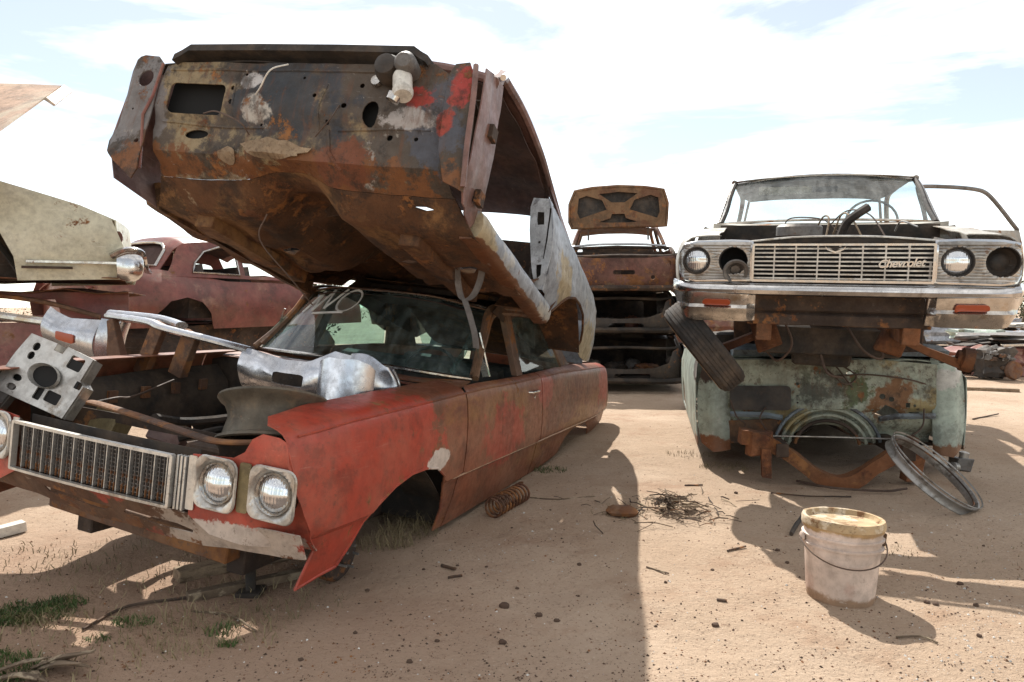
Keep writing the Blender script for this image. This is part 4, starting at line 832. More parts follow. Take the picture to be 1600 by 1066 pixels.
# bumper: upper bar and two wings
def wb_(y): return -.075 + .10 * (abs(y) / .93) ** 3
ys = list(np.linspace(.96, -.96, 33))
sec = [(.03, .530), (-.01, .527), (-.035, .512), (-.045, .49), (-.035, .468), (-.01, .458), (.02, .462)]
wbm = G().rings([[(wb_(y) + a + .18 * sstep(.88, .97, abs(y)), y * (1 - .0 * a), z + .012 * sstep(.80, .96, abs(y))) for a, z in sec] for y in ys]).obj('bumper', 'chrome', wc)
for sg in (1, -1):
    wo = [(.455, .305), (.455, .462), (.93, .475), (.955, .46), (.91, .40), (.85, .31), (.80, .298)]
    wo = [(sg * a, b) for a, b in wo]
    def wf(y, z):
        a = abs(y); return (wb_(y) - .035 + .035 * sstep(.50, .455, a) * 1.6 + .025 * math.exp(-((z - .388) / .012) ** 2) * 0 + .16 * sstep(.83, .96, a) + interp(z, [(.30, .06), (.36, .01), (.385, -.006), (.395, .014), (.46, .0)]), y, z)
    w = G().sheet(wo, [], .03, wf, .006, .018).obj('bumper_wing', 'chrome_old', wbm)
    y0 = .59 if sg > 0 else -.74
    sg_ = rrect(y0, .392, y0 + .16 if sg > 0 else -.575, .432, .018)
    G().sheet(sg_, [], .02, lambda y, z: (wf(y, z)[0] - .012, y, z), .012).obj('turn_signal', 'amber_lens', wbm)
    G().rings([[(wf(sg * .46, z)[0] - .02, sg * (.452 + k), z) for z, k in ((.305, 0), (.305, .02), (.47, .02), (.47, 0))], [(wf(sg * .46, z)[0] + .05, sg * (.452 + k), z) for z, k in ((.305, 0), (.305, .02), (.47, .02), (.47, 0))]]).obj('wing_edge', 'chrome', wbm)
# dark lower valance / cross beam
G().sheet([(-.46, .28), (.46, .28), (.46, .46), (-.46, .46)], [], .06, lambda y, z: (.09 + .02 * sstep(.37, .35, z) - .03 * sstep(.345, .335, z) + .006 * nz3(y, z, 3, 6), y, z), .01, .02).obj('lower_valance', 'dark_rust', wc)
G().box((.14, 0, .30), (.10, 1.0, .06)).jit(.01, 4).obj('cross_beam', 'dark_rust', wc)
# radiator-support top strip
G().tube(spline([(.10, .50, .775), (.12, .25, .80), (.12, 0, .806), (.12, -.25, .80), (.10, -.54, .775)], 5), .007, 6).obj('support_edge', 'alu', wc)
G().sheet([(-.54, .66), (.52, .66), (.50, .775), (.25, .80), (-.25, .80), (-.54, .772)], [], .08, lambda y, z: (.13, y, z), .006).obj('radiator_support', 'bay_black', wc)
# fenders
WZ = [(.30, .86), (.42, .93), (.55, .98), (.66, .985), (.74, .965), (.78, .935)]
def wside(s, t):
    if t <= .78: y = interp(t, WZ); z = t + .10 * sstep(.1, 1.6, s) * sstep(.5, .78, t)
    else: u = t - .78; y = .94 - u; z = .78 + .10 * sstep(.1, 1.6, s) + .03 * (1 - math.exp(-u / .03))
    y -= .085 * max(0, (.55 - s) / .55) ** 1.3
    return (s, y + .006 * nz3(s, t, 2, 3), z + .006 * nz3(s, t, 6, 4))
WA = [(.44, .30), (.50, .44), (.60, .54), (.75, .60), (.92, .615), (1.08, .58), (1.20, .50), (1.28, .38), (1.30, .30)]
for sg in (1, -1):
    g = G().sheet([(.075, .78), (.075, .60), (.10, .47), (.18, .36)] + WA + [(1.45, .28), (1.52, .5), (1.54, .78), (1.60, 1.0), (.9, 1.02), (.2, 1.0), (.12, .90)], [], .055, wside, .006, .035)
    (g if sg > 0 else g.mirror()).obj('front_fender', 'white_paint', wc)
    G().sheet([(.2, .30), (.2, .76), (1.5, .84), (1.5, .30)], [], .15, lambda s, z, sg=sg: (s, sg * (.62 + .1 * sstep(.7, .84, z)), z), .006).obj('inner_apron', 'bay_black', wc)
    G().box((.95, sg * .40, .24), (1.75, .09, .12)).jit(.008, 3).obj('frame_rail', 'orange_rust', wc)
    # front suspension: control arms, spring tower, knuckle
    G().box((.62, sg * .40, .22), (.22, .16, .30), Matrix.Rotation(sg * -.35, 4, 'X')).jit(.03, 6).obj('spring_tower', 'orange_rust', wc)
    G().rings([[(.50, sg * .36, .18), (.50, sg * .36, .23), (.74, sg * .36, .23), (.74, sg * .36, .18)], [(.55, sg * .60, .06), (.55, sg * .60, .11), (.70, sg * .60, .11), (.70, sg * .60, .06)], [(.59, sg * .78, -.02), (.59, sg * .78, .04), (.67, sg * .78, .04), (.67, sg * .78, -.02)]]).jit(.02, 5).obj('control_arm', 'orange_rust', wc)
    G().lathe([(.001, -.05), (.05, -.05), (.055, -.03), (.075, -.02), (.08, .04), (.03, .05), (.001, .05)], (.62, sg * .80, .05), (0, sg, -.2), 16).jit(.008, 9).obj('hub', 'orange_rust', wc)
    # doors and rear quarters
    def ws2(s, t, sg=sg): y = interp(t, [(.25, .90), (.42, .94), (.58, .985), (.70, .985), (.80, .96), (.90, .92), (.95, .88)]); return (s, sg * y, t)
    G().sheet([(1.56, .26), (2.48, .26), (2.48, .94), (1.62, .93)], [], .12, ws2, .006, .06).obj('door', 'white_paint', wc)
    if sg > 0: G().sheet([(2.49, .26), (3.52, .26), (3.40, .94), (2.49, .94)], [], .12, ws2, .006, .06).obj('door', 'white_paint', wc)
    ql = [(3.53, .26), (3.6, .28), (3.7, .48), (3.95, .58), (4.25, .56), (4.45, .40), (4.5, .30), (5.1, .34), (5.2, .6), (5.1, .88), (4.0, .93), (3.42, .94)]
    G().sheet(ql, [], .12, ws2, .006, .06).obj('quarter_panel', 'white_paint', wc)
    G().rings([[(1.55, sg * (a), z) for a, z in ((.80, .26), (.90, .26), (.91, .34), (.80, .34))], [(3.6, sg * (a), z) for a, z in ((.80, .26), (.90, .26), (.91, .34), (.80, .34))]]).obj('sill', 'white_paint', wc)
    G().tube(spline([(1.66, sg * .775, .955), (1.82, sg * .745, 1.07), (2.02, sg * .725, 1.22), (2.19, sg * .70, 1.325)], 5), .020, 8).obj('windshield_pillar', 'black_part', wc)
    G().tube(spline([(1.70, sg * .80, .96), (1.90, sg * .775, 1.10), (2.10, sg * .745, 1.25), (2.24, sg * .72, 1.335)], 5), .011, 8).obj('pillar_trim', 'chrome_old', wc)
    G().tube(spline([(2.19, sg * .71, 1.335), (2.7, sg * .715, 1.365), (3.2, sg * .71, 1.35), (3.6, sg * .69, 1.28), (3.9, sg * .74, 1.05), (4.0, sg * .78, .94)], 5), .024, 8).obj('roof_rail', 'white_paint', wc)
# engine bay stuff
G().box((.78, 0, .14), (.42, .86, .20)).jit(.05, 4).obj('front_crossmember', 'bay_black', wc)
G().box((1.05, .02, .06), (.60, .40, .26)).jit(.05, 4).obj('oil_pan', 'bay_black', wc)
G().box((1.9, 0, .12), (1.4, .30, .22)).jit(.05, 3).obj('gearbox', 'bay_black', wc)
for sg in (1, -1): G().box((2.2, sg * .55, .14), (2.6, .12, .18)).jit(.02, 3).obj('chassis_rail', 'dark_rust', wc)
for pts in ([(.5, .28, .28), (.45, .22, .12), (.5, .30, .0), (.6, .38, .05)], [(.5, -.1, .25), (.4, -.2, .1), (.5, -.32, .05), (.6, -.30, .2)], [(.6, .05, .1), (.5, .0, -.06), (.55, -.1, -.1)]): G().tube(spline(pts, 5), .008, 6).obj('brake_line', 'wire', wc)
G().sheet([(-.78, .30), (.78, .30), (.76, .93), (-.76, .93)], [], .1, lambda y, z: (1.42, y, z), .006).obj('firewall', 'bay_black', wc)
G().rings([[(1.46, y, .885), (1.46, y, .93), (1.62, y, .955), (1.68, y, .92)] for y in (-.82, -.4, 0, .4, .82)]).obj('cowl', 'white_paint', wc)
for sg in (1, -1): G().sheet([(-.1, -.04), (.1, -.05), (.1, .05), (-.1, .03)], [circ(.03, 0, .025, 12)], .03, lambda a, b, sg=sg: (1.44, sg * (.72 + a), .90 + b), .006).obj('cowl_end', 'white_paint', wc)
G().lathe([(.001, .05), (.13, .05), (.15, .03), (.15, -.03), (.13, -.05), (.001, -.05)], (.85, .20, .86), (0, 0, 1), 26).obj('air_cleaner', 'grey_metal', wc)
G().box((.80, 0, .62), (.62, .46, .32)).jit(.05, 5).obj('engine_block', 'bay_black', wc)
for pts, r, m in (([(.85, .10, .86), (.7, .06, .95), (.6, .03, .93), (.5, .05, .80)], .006, 'wood'), ([(.9, -.02, .84), (.8, -.06, .97), (.6, -.10, .94), (.45, -.16, .80)], .006, 'wood'), ([(1.2, .0, .9), (.9, -.1, 1.0), (.7, -.22, .96), (.5, -.3, .8)], .005, 'wire'), ([(.6, -.04, .80), (.55, -.07, .90), (.52, -.12, .95), (.55, -.19, 1.0)], .028, 'rubber'), ([(1.38, .3, .9), (1.2, .25, .97), (1.0, .05, .95), (.9, -.05, .86)], .005, 'wire'), ([(.9, -.4, .86), (.8, -.42, .92), (.7, -.5, .88)], .006, 'alu')):
    G().tube(spline(pts, 6), r, 7).obj('hose' if r > .01 else 'wire', m, wc)
# windshield, roof, rear window
def ww(u, v): c = 1 - u * u; w = .775 + (.695 - .775) * v; return Vector((1.67 - .12 * c + v * (.52 + .0 * c), u * w, .955 + .02 * c + v * (.365 + .03 * c)))
G().sheet([(-1, 0), (1, 0), (1, 1), (-1, 1)], [], .12, ww, 0).obj('windshield', 'glass_clean', wc)
G().tube([ww(u, 0) for u in np.linspace(-1, 1, 15)] + [ww(1, .5)] + [ww(u, 1) for u in np.linspace(1, -1, 15)] + [ww(-1, .5)], .011, 7, closed=True).obj('windshield_trim', 'chrome_old', wc)
def wr(s, y): return (s, y, 1.395 - .035 * (abs(y) / .67) ** 2.5 - .04 * max(0, (s - 2.9) / .6) ** 2 - .03 * max(0, (2.4 - s) / .35) ** 2)
wro = [(2.06, -.4), (2.05, 0), (2.06, .4), (2.18, .695), (2.8, .715), (3.4, .70), (3.62, .63), (3.66, 0), (3.62, -.63), (3.4, -.70), (2.8, -.715), (2.18, -.695)]
G().sheet(wro, [], .1, wr, .006).obj('roof', 'white_paint', wc)
G().sheet(wro, [], .1, lambda s, y: (s, y * .97, wr(s, y)[2] - .035), .004).obj('headliner', 'grey_metal', wc)
def wrw(u, v): return Vector((4.02 - .40 * v - .1 * u * u * (1 - v), u * (.70 - .08 * v), .945 + .36 * v))
G().tube([wrw(u, 0) for u in np.linspace(-1, 1, 9)] + [wrw(1, .5)] + [wrw(u, 1) for u in np.linspace(1, -1, 9)] + [wrw(-1, .5)], .014, 7, closed=True).obj('rear_window_trim', 'chrome_old', wc)
G().sheet([(4.0, -.74), (4.05, 0), (4.0, .74), (5.1, .72), (5.15, 0), (5.1, -.72)], [], .15, lambda s, y: (s, y, .945 - .02 * (abs(y) / .7) ** 2), .006).obj('trunk_lid', 'white_paint', wc)
G().sheet([(-.80, .34), (.80, .34), (.78, .92), (-.78, .92)], [], .15, lambda y, z: (5.16, y, z), .006).obj('tail_panel', 'white_paint', wc)
G().sheet([(1.5, -.82), (5.1, -.82), (5.1, .82), (1.5, .82)], [], .3, lambda s, y: (s, y, .27), .006).obj('floor_pan', 'dark_rust', wc)
bench(2.75, .93, wc); bench(3.75, .90, wc)
G().sheet([(-.72, 0), (.72, 0), (.72, 1), (-.72, 1)], [], .12, lambda y, u: (1.66 + .24 * u, y, .945 - .06 * u * u), .01, .25).obj('dashboard', 'grey_metal', wc)
G().tube([(2.0, .42 + .02 * 0, 1.0)] + [], .01) if False else None
sw = Vector((2.0, -.38, .98))
st = G().tube([sw + Vector((.07 * math.sin(a), .19 * math.cos(a), .17 * math.sin(a))) for a in np.linspace(0, 2 * math.pi, 29)[:-1]], .010, 8, closed=True).obj('steering_wheel', 'grey_metal', wc)
G().rings([[(2.13, y, 1.285), (2.14, y, 1.225), (2.15, y, 1.225), (2.145, y, 1.29)] for y in (.06, .2, .36, .50)]).obj('sun_visor', 'chrome_old', wc)
G().box((2.12, -.02, 1.255), (.02, .20, .045)).obj('mirror', 'black_part', wc)
# open door on the far side
wd = thing('door', None, None); wd.parent = wc; wd.matrix_basis = Matrix.Translation((2.72, -.95, 0)) @ Matrix.Rotation(R(-50), 4, 'Z')
def dsk(s, t): return (s, interp(t, [(.26, .05), (.42, .02), (.58, -.02), (.70, -.02), (.80, 0), (.95, .05)]), t)
G().sheet([(0.02, .28), (1.15, .28), (1.17, .95), (.05, .94)], [], .12, dsk, .03, .08).obj('door_skin', 'white_paint', wd)
G().tube(spline([(.0, .05, .94), (-.01, .10, 1.12), (-.01, .165, 1.29), (.05, .185, 1.325), (.4, .19, 1.335), (.72, .185, 1.325), (.86, .17, 1.29), (.97, .13, 1.18), (1.10, .08, 1.02), (1.16, .06, .95)], 5), .019, 8).obj('window_frame', 'grey_metal', wd)

# ================================================================ green shell at the bottom of the right stack
GRN = pose(2.333, 5.217, .018, .201, .033, -.018)
gt = thing('car_shell', 'pale green stripped car shell on the sand, firewall bare, under the white sedan', 'car', GRN)
def gtun(y): return math.exp(-(y / .19) ** 4)
def gfw(y, z):
    s = .0 + .05 * sstep(.46, .40, z) + .12 * sstep(.36, .22, z) + .008 * nz3(y, z, 0, 5)
    d = math.hypot(y - .02, (z - .20) * .95); s -= .05 * sstep(.33, .29, d) * sstep(.20, .24, d) + .02 * math.sin(max(0, .36 - d) * 60) * (1 if .24 < d < .36 else 0) * .6
    if .26 < y < .70 and .42 < z < .60: s += .012
    s -= .012 * sstep(.10, .06, abs(z - .42) / .3) * 0
    return (s, y, z)
go_ = [(.74, .80), (.72, .60), (.71, .40), (.70, .17), (.26, .15), (.23, .20), (.17, .265), (.10, .305), (.02, .32), (-.07, .305), (-.14, .265), (-.20, .20), (-.23, .15), (-.72, .18), (-.74, .40), (-.74, .62), (-.72, .76), (-.4, .79), (0, .80), (.5, .80)]
gh = [[(-.32, .40), (-.38, .47), (-.45, .44), (-.50, .395), (-.40, .375)], rrect(-.545, .45, -.515, .485, .003), circ(-.575, .465, .010, 8), circ(-.60, .44, .008, 8), rrect(-.62, .395, -.55, .418, .004), circ(-.555, .37, .010, 8), circ(-.59, .37, .010, 8), circ(.22, .62, .013, 10), circ(.22, .53, .008, 8), circ(.22, .48, .008, 8), circ(.22, .43, .008, 8), circ(-.36, .53, .02, 10), circ(-.42, .51, .018, 10), circ(-.30, .43, .01, 8), ragged(-.15, .70, .03, .02, 8, 2)]
gf = G().sheet(go_, gh, .028, gfw, .005).obj('firewall', 'green_tub', gt)
G().sheet(rrect(.27, .425, .70, .605, .03), [], .06, lambda y, z: (-.02 + .004 * nz3(y, z, 1, 9), y, z), .012).obj('heater_cover', 'black_part', gt)
# tunnel flanges (arched ribs) and stiffening ledge
for rr, m in ((.225, 'dark_rust'), (.27, 'green_tub'), (.32, 'green_tub'), (.365, 'blue_dash')):
    G().tube([(-.015 - .01 * k, .02 + rr * math.cos(a), .19 + rr * math.sin(a) * .95) for k, a in enumerate(np.linspace(.1, math.pi - .1, 17)) if True][:] if False else [(-.02, .02 + rr * math.cos(a), .15 + rr * math.sin(a) * .90) for a in np.linspace(.15, math.pi - .15, 17)], .013, 6).obj('tunnel_rib', m, gf)
for sg in (1, -1):
    G().rings([[(-.03, sg * y, z - .02), (-.045, sg * y, z), (-.03, sg * y, z + .02), (.01, sg * y, z)] for y, z in ((.33, .37), (.45, .39), (.70, .395))]).obj('ledge', 'blue_dash', gf)
G().tube([(-.10, .55, .245), (-.11, 0, .245), (-.10, -.50, .235)], .006, 6).obj('rod', 'alu', gt)
G().sheet([(.30, .17), (.72, .17), (.72, .34), (.34, .36)], [], .06, lambda y, z: (.02 + .04 * nz3(y, z, 4, 4), y, z), .006).obj('toe_board', 'dark_rust', gt)
# rounded pillar ends
for sg in (1, -1):
    out = [(.70, .12), (.70, .80), (.76, .815), (.84, .79), (.895, .73), (.92, .62), (.93, .50), (.93, .30), (.90, .16), (.82, .10)]
    out = [(sg * a, b) for a, b in out]
    G().sheet(out, [circ(sg * .76, .785, .022, 10)] if sg < 0 else [], .03, lambda y, z: (-.01 + .10 * sstep(.82, .93, abs(y)) + .03 * sstep(.74, .70, abs(y)) + .05 * sstep(.72, .82, z) + .008 * nz3(y, z, 3, 4), y, z), .006).obj('hinge_pillar', 'green_pillar', gt)
    G().sheet([(.09, .14), (3.4, .18), (3.4, .80), (2.4, .86), (.5, .84), (.07, .66)], [[(2.2, .20), (2.3, .42), (2.55, .52), (2.8, .42), (2.9, .22)]], .12, lambda s, z, sg=sg: (s, sg * (.925 + .02 * math.sin((z - .1) * 4) - .03 * sstep(.66, .84, z)), z), .006).obj('body_side', 'green_pillar', gt)
# cowl and dash remains on top
G().sheet([(.05, -.84), (.02, 0), (.05, .80), (.55, .80), (.6, 0), (.55, -.80)], [], .08, lambda s, y: (s, y, .795 + .02 * nz3(s, y, 1, 5) + .03 * s), .008).obj('cowl', 'green_tub', gt)
G().rings([[(.12, y, z), (.10, y, z + .05), (.30, y, z + .09), (.40, y, z)] for y, z in ((.66, .83), (.3, .815), (-.2, .815), (-.6, .82), (-.84, .80))]).jit(.02, 4).obj('dashboard', 'blue_dash', gt)
G().sheet([(.5, -.85), (3.4, -.85), (3.4, .85), (.5, .85)], [], .2, lambda s, y: (s, y, .90 + .10 * sstep(.5, .9, s) + .06 * nz3(s, y, 7, 3)), .01).obj('crushed_roof', 'bay_black', gt)
G().sheet([(-.84, .78), (.84, .78), (.80, .98), (.3, 1.0), (-.3, .97), (-.80, .96)], [], .06, lambda y, z: (.50 + .08 * nz3(y, z, 2, 4), y, z), .01).obj('crushed_window_frame', 'bay_black', gt)
G().sheet([(.1, -.8), (3.4, -.8), (3.4, .8), (.1, .8)], [], .25, lambda s, y: (s, y, .17 + .18 * gtun(y - .02)), .006).obj('floor_pan', 'dark_rust', gt)
G().sheet([(-.85, .2), (.85, .2), (.85, .84), (-.85, .84)], [], .2, lambda y, z: (3.42, y, z), .006).obj('tail_panel', 'green_pillar', gt)
# orange subframe in front
P = [(-.30, .66, .27), (-.36, .56, .255), (-.38, .42, .20), (-.39, .28, .10), (-.40, .15, .005), (-.40, .03, -.03), (-.40, -.08, -.0), (-.39, -.22, .10), (-.37, -.36, .19), (-.33, -.48, .23)]
sf = G().rings([[(p.x - .05, p.y, p.z - .055), (p.x - .055, p.y, p.z + .05), (p.x + .05, p.y, p.z + .055), (p.x + .06, p.y, p.z - .05)] for p in spline(P, 3)]).jit(.016, 7).obj('subframe', 'orange_rust', gt)
G().box((-.34, .54, .23), (.13, .17, .17), Matrix.Rotation(.3, 4, 'Z')).jit(.03, 8).obj('spring_perch', 'orange_rust', sf)
G().box((-.40, .50, .10), (.08, .06, .20)).jit(.012, 8).obj('bracket', 'orange_rust', sf)
G().box((-.33, -.46, .10), (.10, .10, .24), Matrix.Rotation(.2, 4, 'X')).jit(.02, 8).obj('bracket', 'orange_rust', sf)
for sg in (1, -1): G().box((-.1, sg * .40, .19), (.7, .08, .09)).jit(.01, 4).obj('frame_horn', 'dark_rust', sf)
for pts in ([(-.05, .45, .45), (-.12, .50, .38), (-.10, .46, .30), (-.04, .40, .22)], [(.02, .10, .80), (-.08, .02, .72), (-.05, -.10, .62), (-.02, -.18, .68), (.0, -.05, .78)], [(.05, -.02, .95), (-.02, .03, .85), (-.06, -.06, .72), (-.03, -.15, .60)], [(.0, -.65, .62), (-.05, -.50, .66), (-.04, -.25, .69), (-.02, -.05, .68)], [(-.05, -.62, .45), (-.08, -.60, .33), (-.10, -.52, .26), (-.06, -.45, .24)], [(-.06, .70, .50), (-.1, .66, .38), (-.08, .60, .32), (-.05, .66, .22)]):
    G().tube(spline(pts, 6), .006, 5).obj('wire', 'wire', gt)
G().tube(spline([(-.4, .30, -.02), (-.55, .1, -.03), (-.6, -.2, -.03), (-.55, -.35, -.02)], 6), .008, 6).obj('rod', 'wire', gt)

# ================================================================ helpers for placing far things
TH = math.atan(53 / 1120)
def at(px, py, Y):
    d = Vector(((px - 800) / 1120, math.cos(TH) - (py - 533) / 1120 * math.sin(TH), -math.sin(TH) - (py - 533) / 1120 * math.cos(TH))); return Vector((0, 0, 1.2)) + d * (Y / d.y)
def gnd(px, py, z=0.0):
    d = at(px, py, 1.0) - Vector((0, 0, 1.2)); t = (z - 1.2) / d.z; p = Vector((0, 0, 1.2)) + d * t; return Vector((p.x, p.y, gz(p.x, p.y)))
def frame(o, a, b):   # matrix from origin and two axes
    a = Vector(a).normalized(); b = Vector(b); b = (b - a * a.dot(b)).normalized(); c = a.cross(b); M = Matrix((a, b, c)).transposed().to_4x4(); M.translation = o; return M

# ---------------------------------------------------------------- tyre wedged in the right stack
tc0 = at(1100, 540, 4.72)
TY = frame(tc0, (-.74, .16, -.60), (0.62, 0, -.77))
ty = thing('tyre', 'old black tyre wedged at a slant between the white sedan and green shell', 'tyre', TY)
prof = [(.205, -.062), (.235, -.088), (.285, -.092), (.318, -.080), (.330, -.058), (.334, 0), (.330, .058), (.318, .080), (.285, .092), (.235, .088), (.205, .062), (.20, .05), (.225, .07), (.30, .07), (.315, 0), (.30, -.07), (.225, -.07), (.20, -.05), (.205, -.062)]
G().lathe(prof, (0, 0, 0), (1, 0, 0), 44).obj('tyre_body', 'rubber', ty)
for k, x in enumerate((-.048, -.024, 0, .024, .048)): G().lathe([(.3325, x - .010), (.3355, x - .009), (.3355, x + .009), (.3325, x + .010)], (0, 0, 0), (1, 0, 0), 44).obj('tread_rib', 'rubber', ty)
G().lathe([(.262, .0925), (.285, .0945), (.300, .0905)], (0, 0, 0), (1, 0, 0), 44).obj('whitewall', 'wood', ty)
G().lathe([(.21, -.05), (.19, -.04), (.18, 0), (.19, .04), (.21, .055), (.17, .02), (.10, .03), (.04, .01), (.001, .01)], (0, 0, 0), (1, 0, 0), 32).obj('rim', 'steel_wheel', ty)

# ---------------------------------------------------------------- bucket
bp_ = gnd(1312, 930)
bk = thing('bucket', 'dirty white plastic bucket with a yellowed lid standing on the sand', 'bucket', Matrix.Translation(bp_ + Vector((0, 0, -.012))) @ Matrix.Rotation(.035, 4, 'Y') @ Matrix.Rotation(-.03, 4, 'X') @ Matrix.Rotation(.4, 4, 'Z') @ Matrix.Scale(1.05, 4))
bb = G().lathe([(.118, .0), (.123, .004), (.128, .05), (.136, .16), (.1395, .214), (.149, .217), (.150, .224), (.1405, .228), (.142, .250), (.151, .252), (.152, .259), (.1435, .263), (.1445, .283), (.150, .285), (.1505, .300), (.1455, .302), (.1455, .318)], (0, 0, 0), (0, 0, 1), 48)
bb.v = [tuple(Vector(v) * (1 + .012 * nz3(v[0], v[1], v[2], 6))) for v in bb.v]; bbo = bb.obj('pail', 'bucket_plastic', bk)
G().lathe([(.001, .306), (.06, .308), (.125, .305), (.132, .309), (.138, .326), (.150, .327), (.154, .318), (.153, .296), (.150, .296)], (0, 0, 0), (0, 0, 1), 48).jit(.002, 18).obj('lid', 'bucket_lid', bk)
ea = R(-32)
for a in (ea, ea + math.pi):
    c = Vector((.149 * math.cos(a), .149 * math.sin(a), .238)); n = Vector((math.cos(a), math.sin(a), 0))
    G().lathe([(.019, 0), (.019, .010), (.012, .014), (.001, .014)], c - n * .004, n, 14).obj('handle_ear', 'bucket_plastic', bk)
hp_ = []
for t in np.linspace(0, 1, 25):
    a = ea - math.pi * t; r = .160; hp_.append((r * math.cos(a), r * math.sin(a), .238 - .075 * math.sin(math.pi * t)))
G().tube(hp_, .0028, 6).obj('bail_handle', 'wire', bk)
G().box((.146 * math.cos(ea - .1), .146 * math.sin(ea - .1), .250), (.02, .03, .05), Matrix.Rotation(ea, 4, 'Z')).jit(.006, 30).obj('handle_grip', 'dark_rust', bk)

# ---------------------------------------------------------------- wheel ring leaning on the green shell
b0 = gnd(1508, 806); t0 = at(1408, 690, 4.62); A = (t0 - b0); rr = A.length / 2 * .93; mid = (b0 + t0) / 2 + Vector((0, 0, .02))
vdir = (mid - Vector((0, 0, 1.2))).normalized(); e1 = A.cross(vdir).normalized(); e2 = A.cross(e1).normalized()
N = (e1 * .955 + e2 * (-.30)).normalized()
RG = frame(mid, N, A)
rg = thing('wheel_ring', 'large bare metal wheel rim leaning on edge against the green shell', 'wheel', RG)
G().lathe([(rr - .006, -.030), (rr, -.032), (rr + .004, -.026), (rr - .001, -.018), (rr - .008, -.006), (rr - .008, .006), (rr - .001, .018), (rr + .004, .026), (rr, .032), (rr - .006, .030), (rr - .014, .012), (rr - .016, 0), (rr - .014, -.012), (rr - .006, -.030)], (0, 0, 0), (1, 0, 0), 60).obj('rim', 'trim_ring', rg)
G().lathe([(rr - .03, -.022), (rr - .022, -.022), (rr - .022, -.014), (rr - .03, -.014), (rr - .03, -.022)], (0, 0, 0), (1, 0, 0), 60).obj('lock_ring', 'dark_rust', rg)
G().lathe([(rr + .006, -.052), (rr + .010, -.049), (rr + .008, -.042), (rr + .002, -.044), (rr + .006, -.052)], (0, 0, 0), (1, 0, 0), 60).obj('outer_band', 'trim_ring', rg)

# ---------------------------------------------------------------- coil spring
s0 = gnd(768, 806) + Vector((0, 0, .062)); s1 = gnd(822, 778) + Vector((0, 0, .062)); ax = (s1 - s0); L = min(.40, ax.length); ax.normalize(); x_ = Vector((0, 0, 1)); y_ = ax.cross(x_).normalized(); x_ = y_.cross(ax)
cs = thing('coil_spring', 'rusty coil spring lying on the sand beside the red sedan', 'spring', Matrix.Translation(s0 - Vector((0, 0, .062))))
G().tube([Vector((0, 0, .062)) + ax * (L * t) + (x_ * math.cos(t * 10 * 2 * math.pi) + y_ * math.sin(t * 10 * 2 * math.pi)) * .056 for t in np.linspace(0, 1, 161)], .0075, 6).obj('coil', 'spring_steel', cs)

# ---------------------------------------------------------------- stone and brush pile, sticks, clods
def rock(g, c, r, seed, sq=(1, 1, .7), n=10):
    rnd = random.Random(seed); o = Vector((rnd.uniform(0, 50), 0, 0)); rs = []
    for i in range(1, 6):
        th = math.pi * i / 6; ring = []
        for k in range(n):
            ph = 2 * math.pi * k / n; d = Vector((math.sin(th) * math.cos(ph), math.sin(th) * math.sin(ph), math.cos(th))); f = r * (1 + .38 * noise.noise(d * 1.7 + o))
            ring.append(Vector((d.x * sq[0] * f, d.y * sq[1] * f, d.z * sq[2] * f)) + Vector(c))
        rs.append(ring)
    g.rings(rs); return g
p = gnd(972, 806)
st_ = rock(G(), (0, 0, .03), .085, 4, (1.15, .7, .42), 12); so_ = st_.obj('stone', 'brown_rust', None, 30); so_.location = p; so_.rotation_euler = (0, 0, -.35)
tag(so_, 'flat reddish stone on the shadow edge beside the brush pile', 'stone')
rnd = random.Random(5)
bpile = thing('brush_pile', 'heap of dry twigs and scraps on the sunlit sand', 'brush pile', Matrix.Translation(gnd(1045, 800)))
g = G(); g2 = G()
for k in range(170):
    a = rnd.uniform(0, 6.28); d = abs(rnd.gauss(0, .15)); c = Vector((d * math.cos(a) * 1.5, d * math.sin(a) * 1.2, max(.006, rnd.uniform(0, .10) * math.exp(-(d / .13) ** 2) + .008)))
    b = rnd.uniform(0, 6.28); l = rnd.uniform(.04, .16); dv = Vector((math.cos(b), math.sin(b), rnd.uniform(-.25, .45))) * l / 2
    q = [c - dv, c + dv * .2 + Vector((rnd.uniform(-.01, .01), rnd.uniform(-.01, .01), .008)), c + dv]
    for v in q: v.z = max(v.z, .003)
    (g if rnd.random() < .5 else g2).tube(q, rnd.uniform(.0015, .004), 4)
o = g.obj('twigs', 'dark_rust', bpile); o['kind'] = 'stuff'; o = g2.obj('pale_twigs', 'twig', bpile); o['kind'] = 'stuff'
for k in range(5):
    G().box((rnd.uniform(-.12, .12), rnd.uniform(-.08, .08), .05), (rnd.uniform(.04, .09), rnd.uniform(.02, .05), .012), Matrix.Rotation(rnd.uniform(0, 3), 4, 'Z') @ Matrix.Rotation(rnd.uniform(-.5, .5), 4, 'X')).obj('scrap', 'wood', bpile)
def stick(pts, r, label, mat='twig', name='stick', cat='stick', group=None):
    P = [gnd(a, b) + Vector((0, 0, h)) for a, b, h in pts]; o = G().tube(spline([p - P[0] for p in P], 5), r, 6).jit(r * .4, 25).obj(name, mat, None); o.location = P[0]; return tag(o, label, cat, group)
SG = 'thin sticks scattered on the sand'; SL = 'short thin stick lying on the open sand'
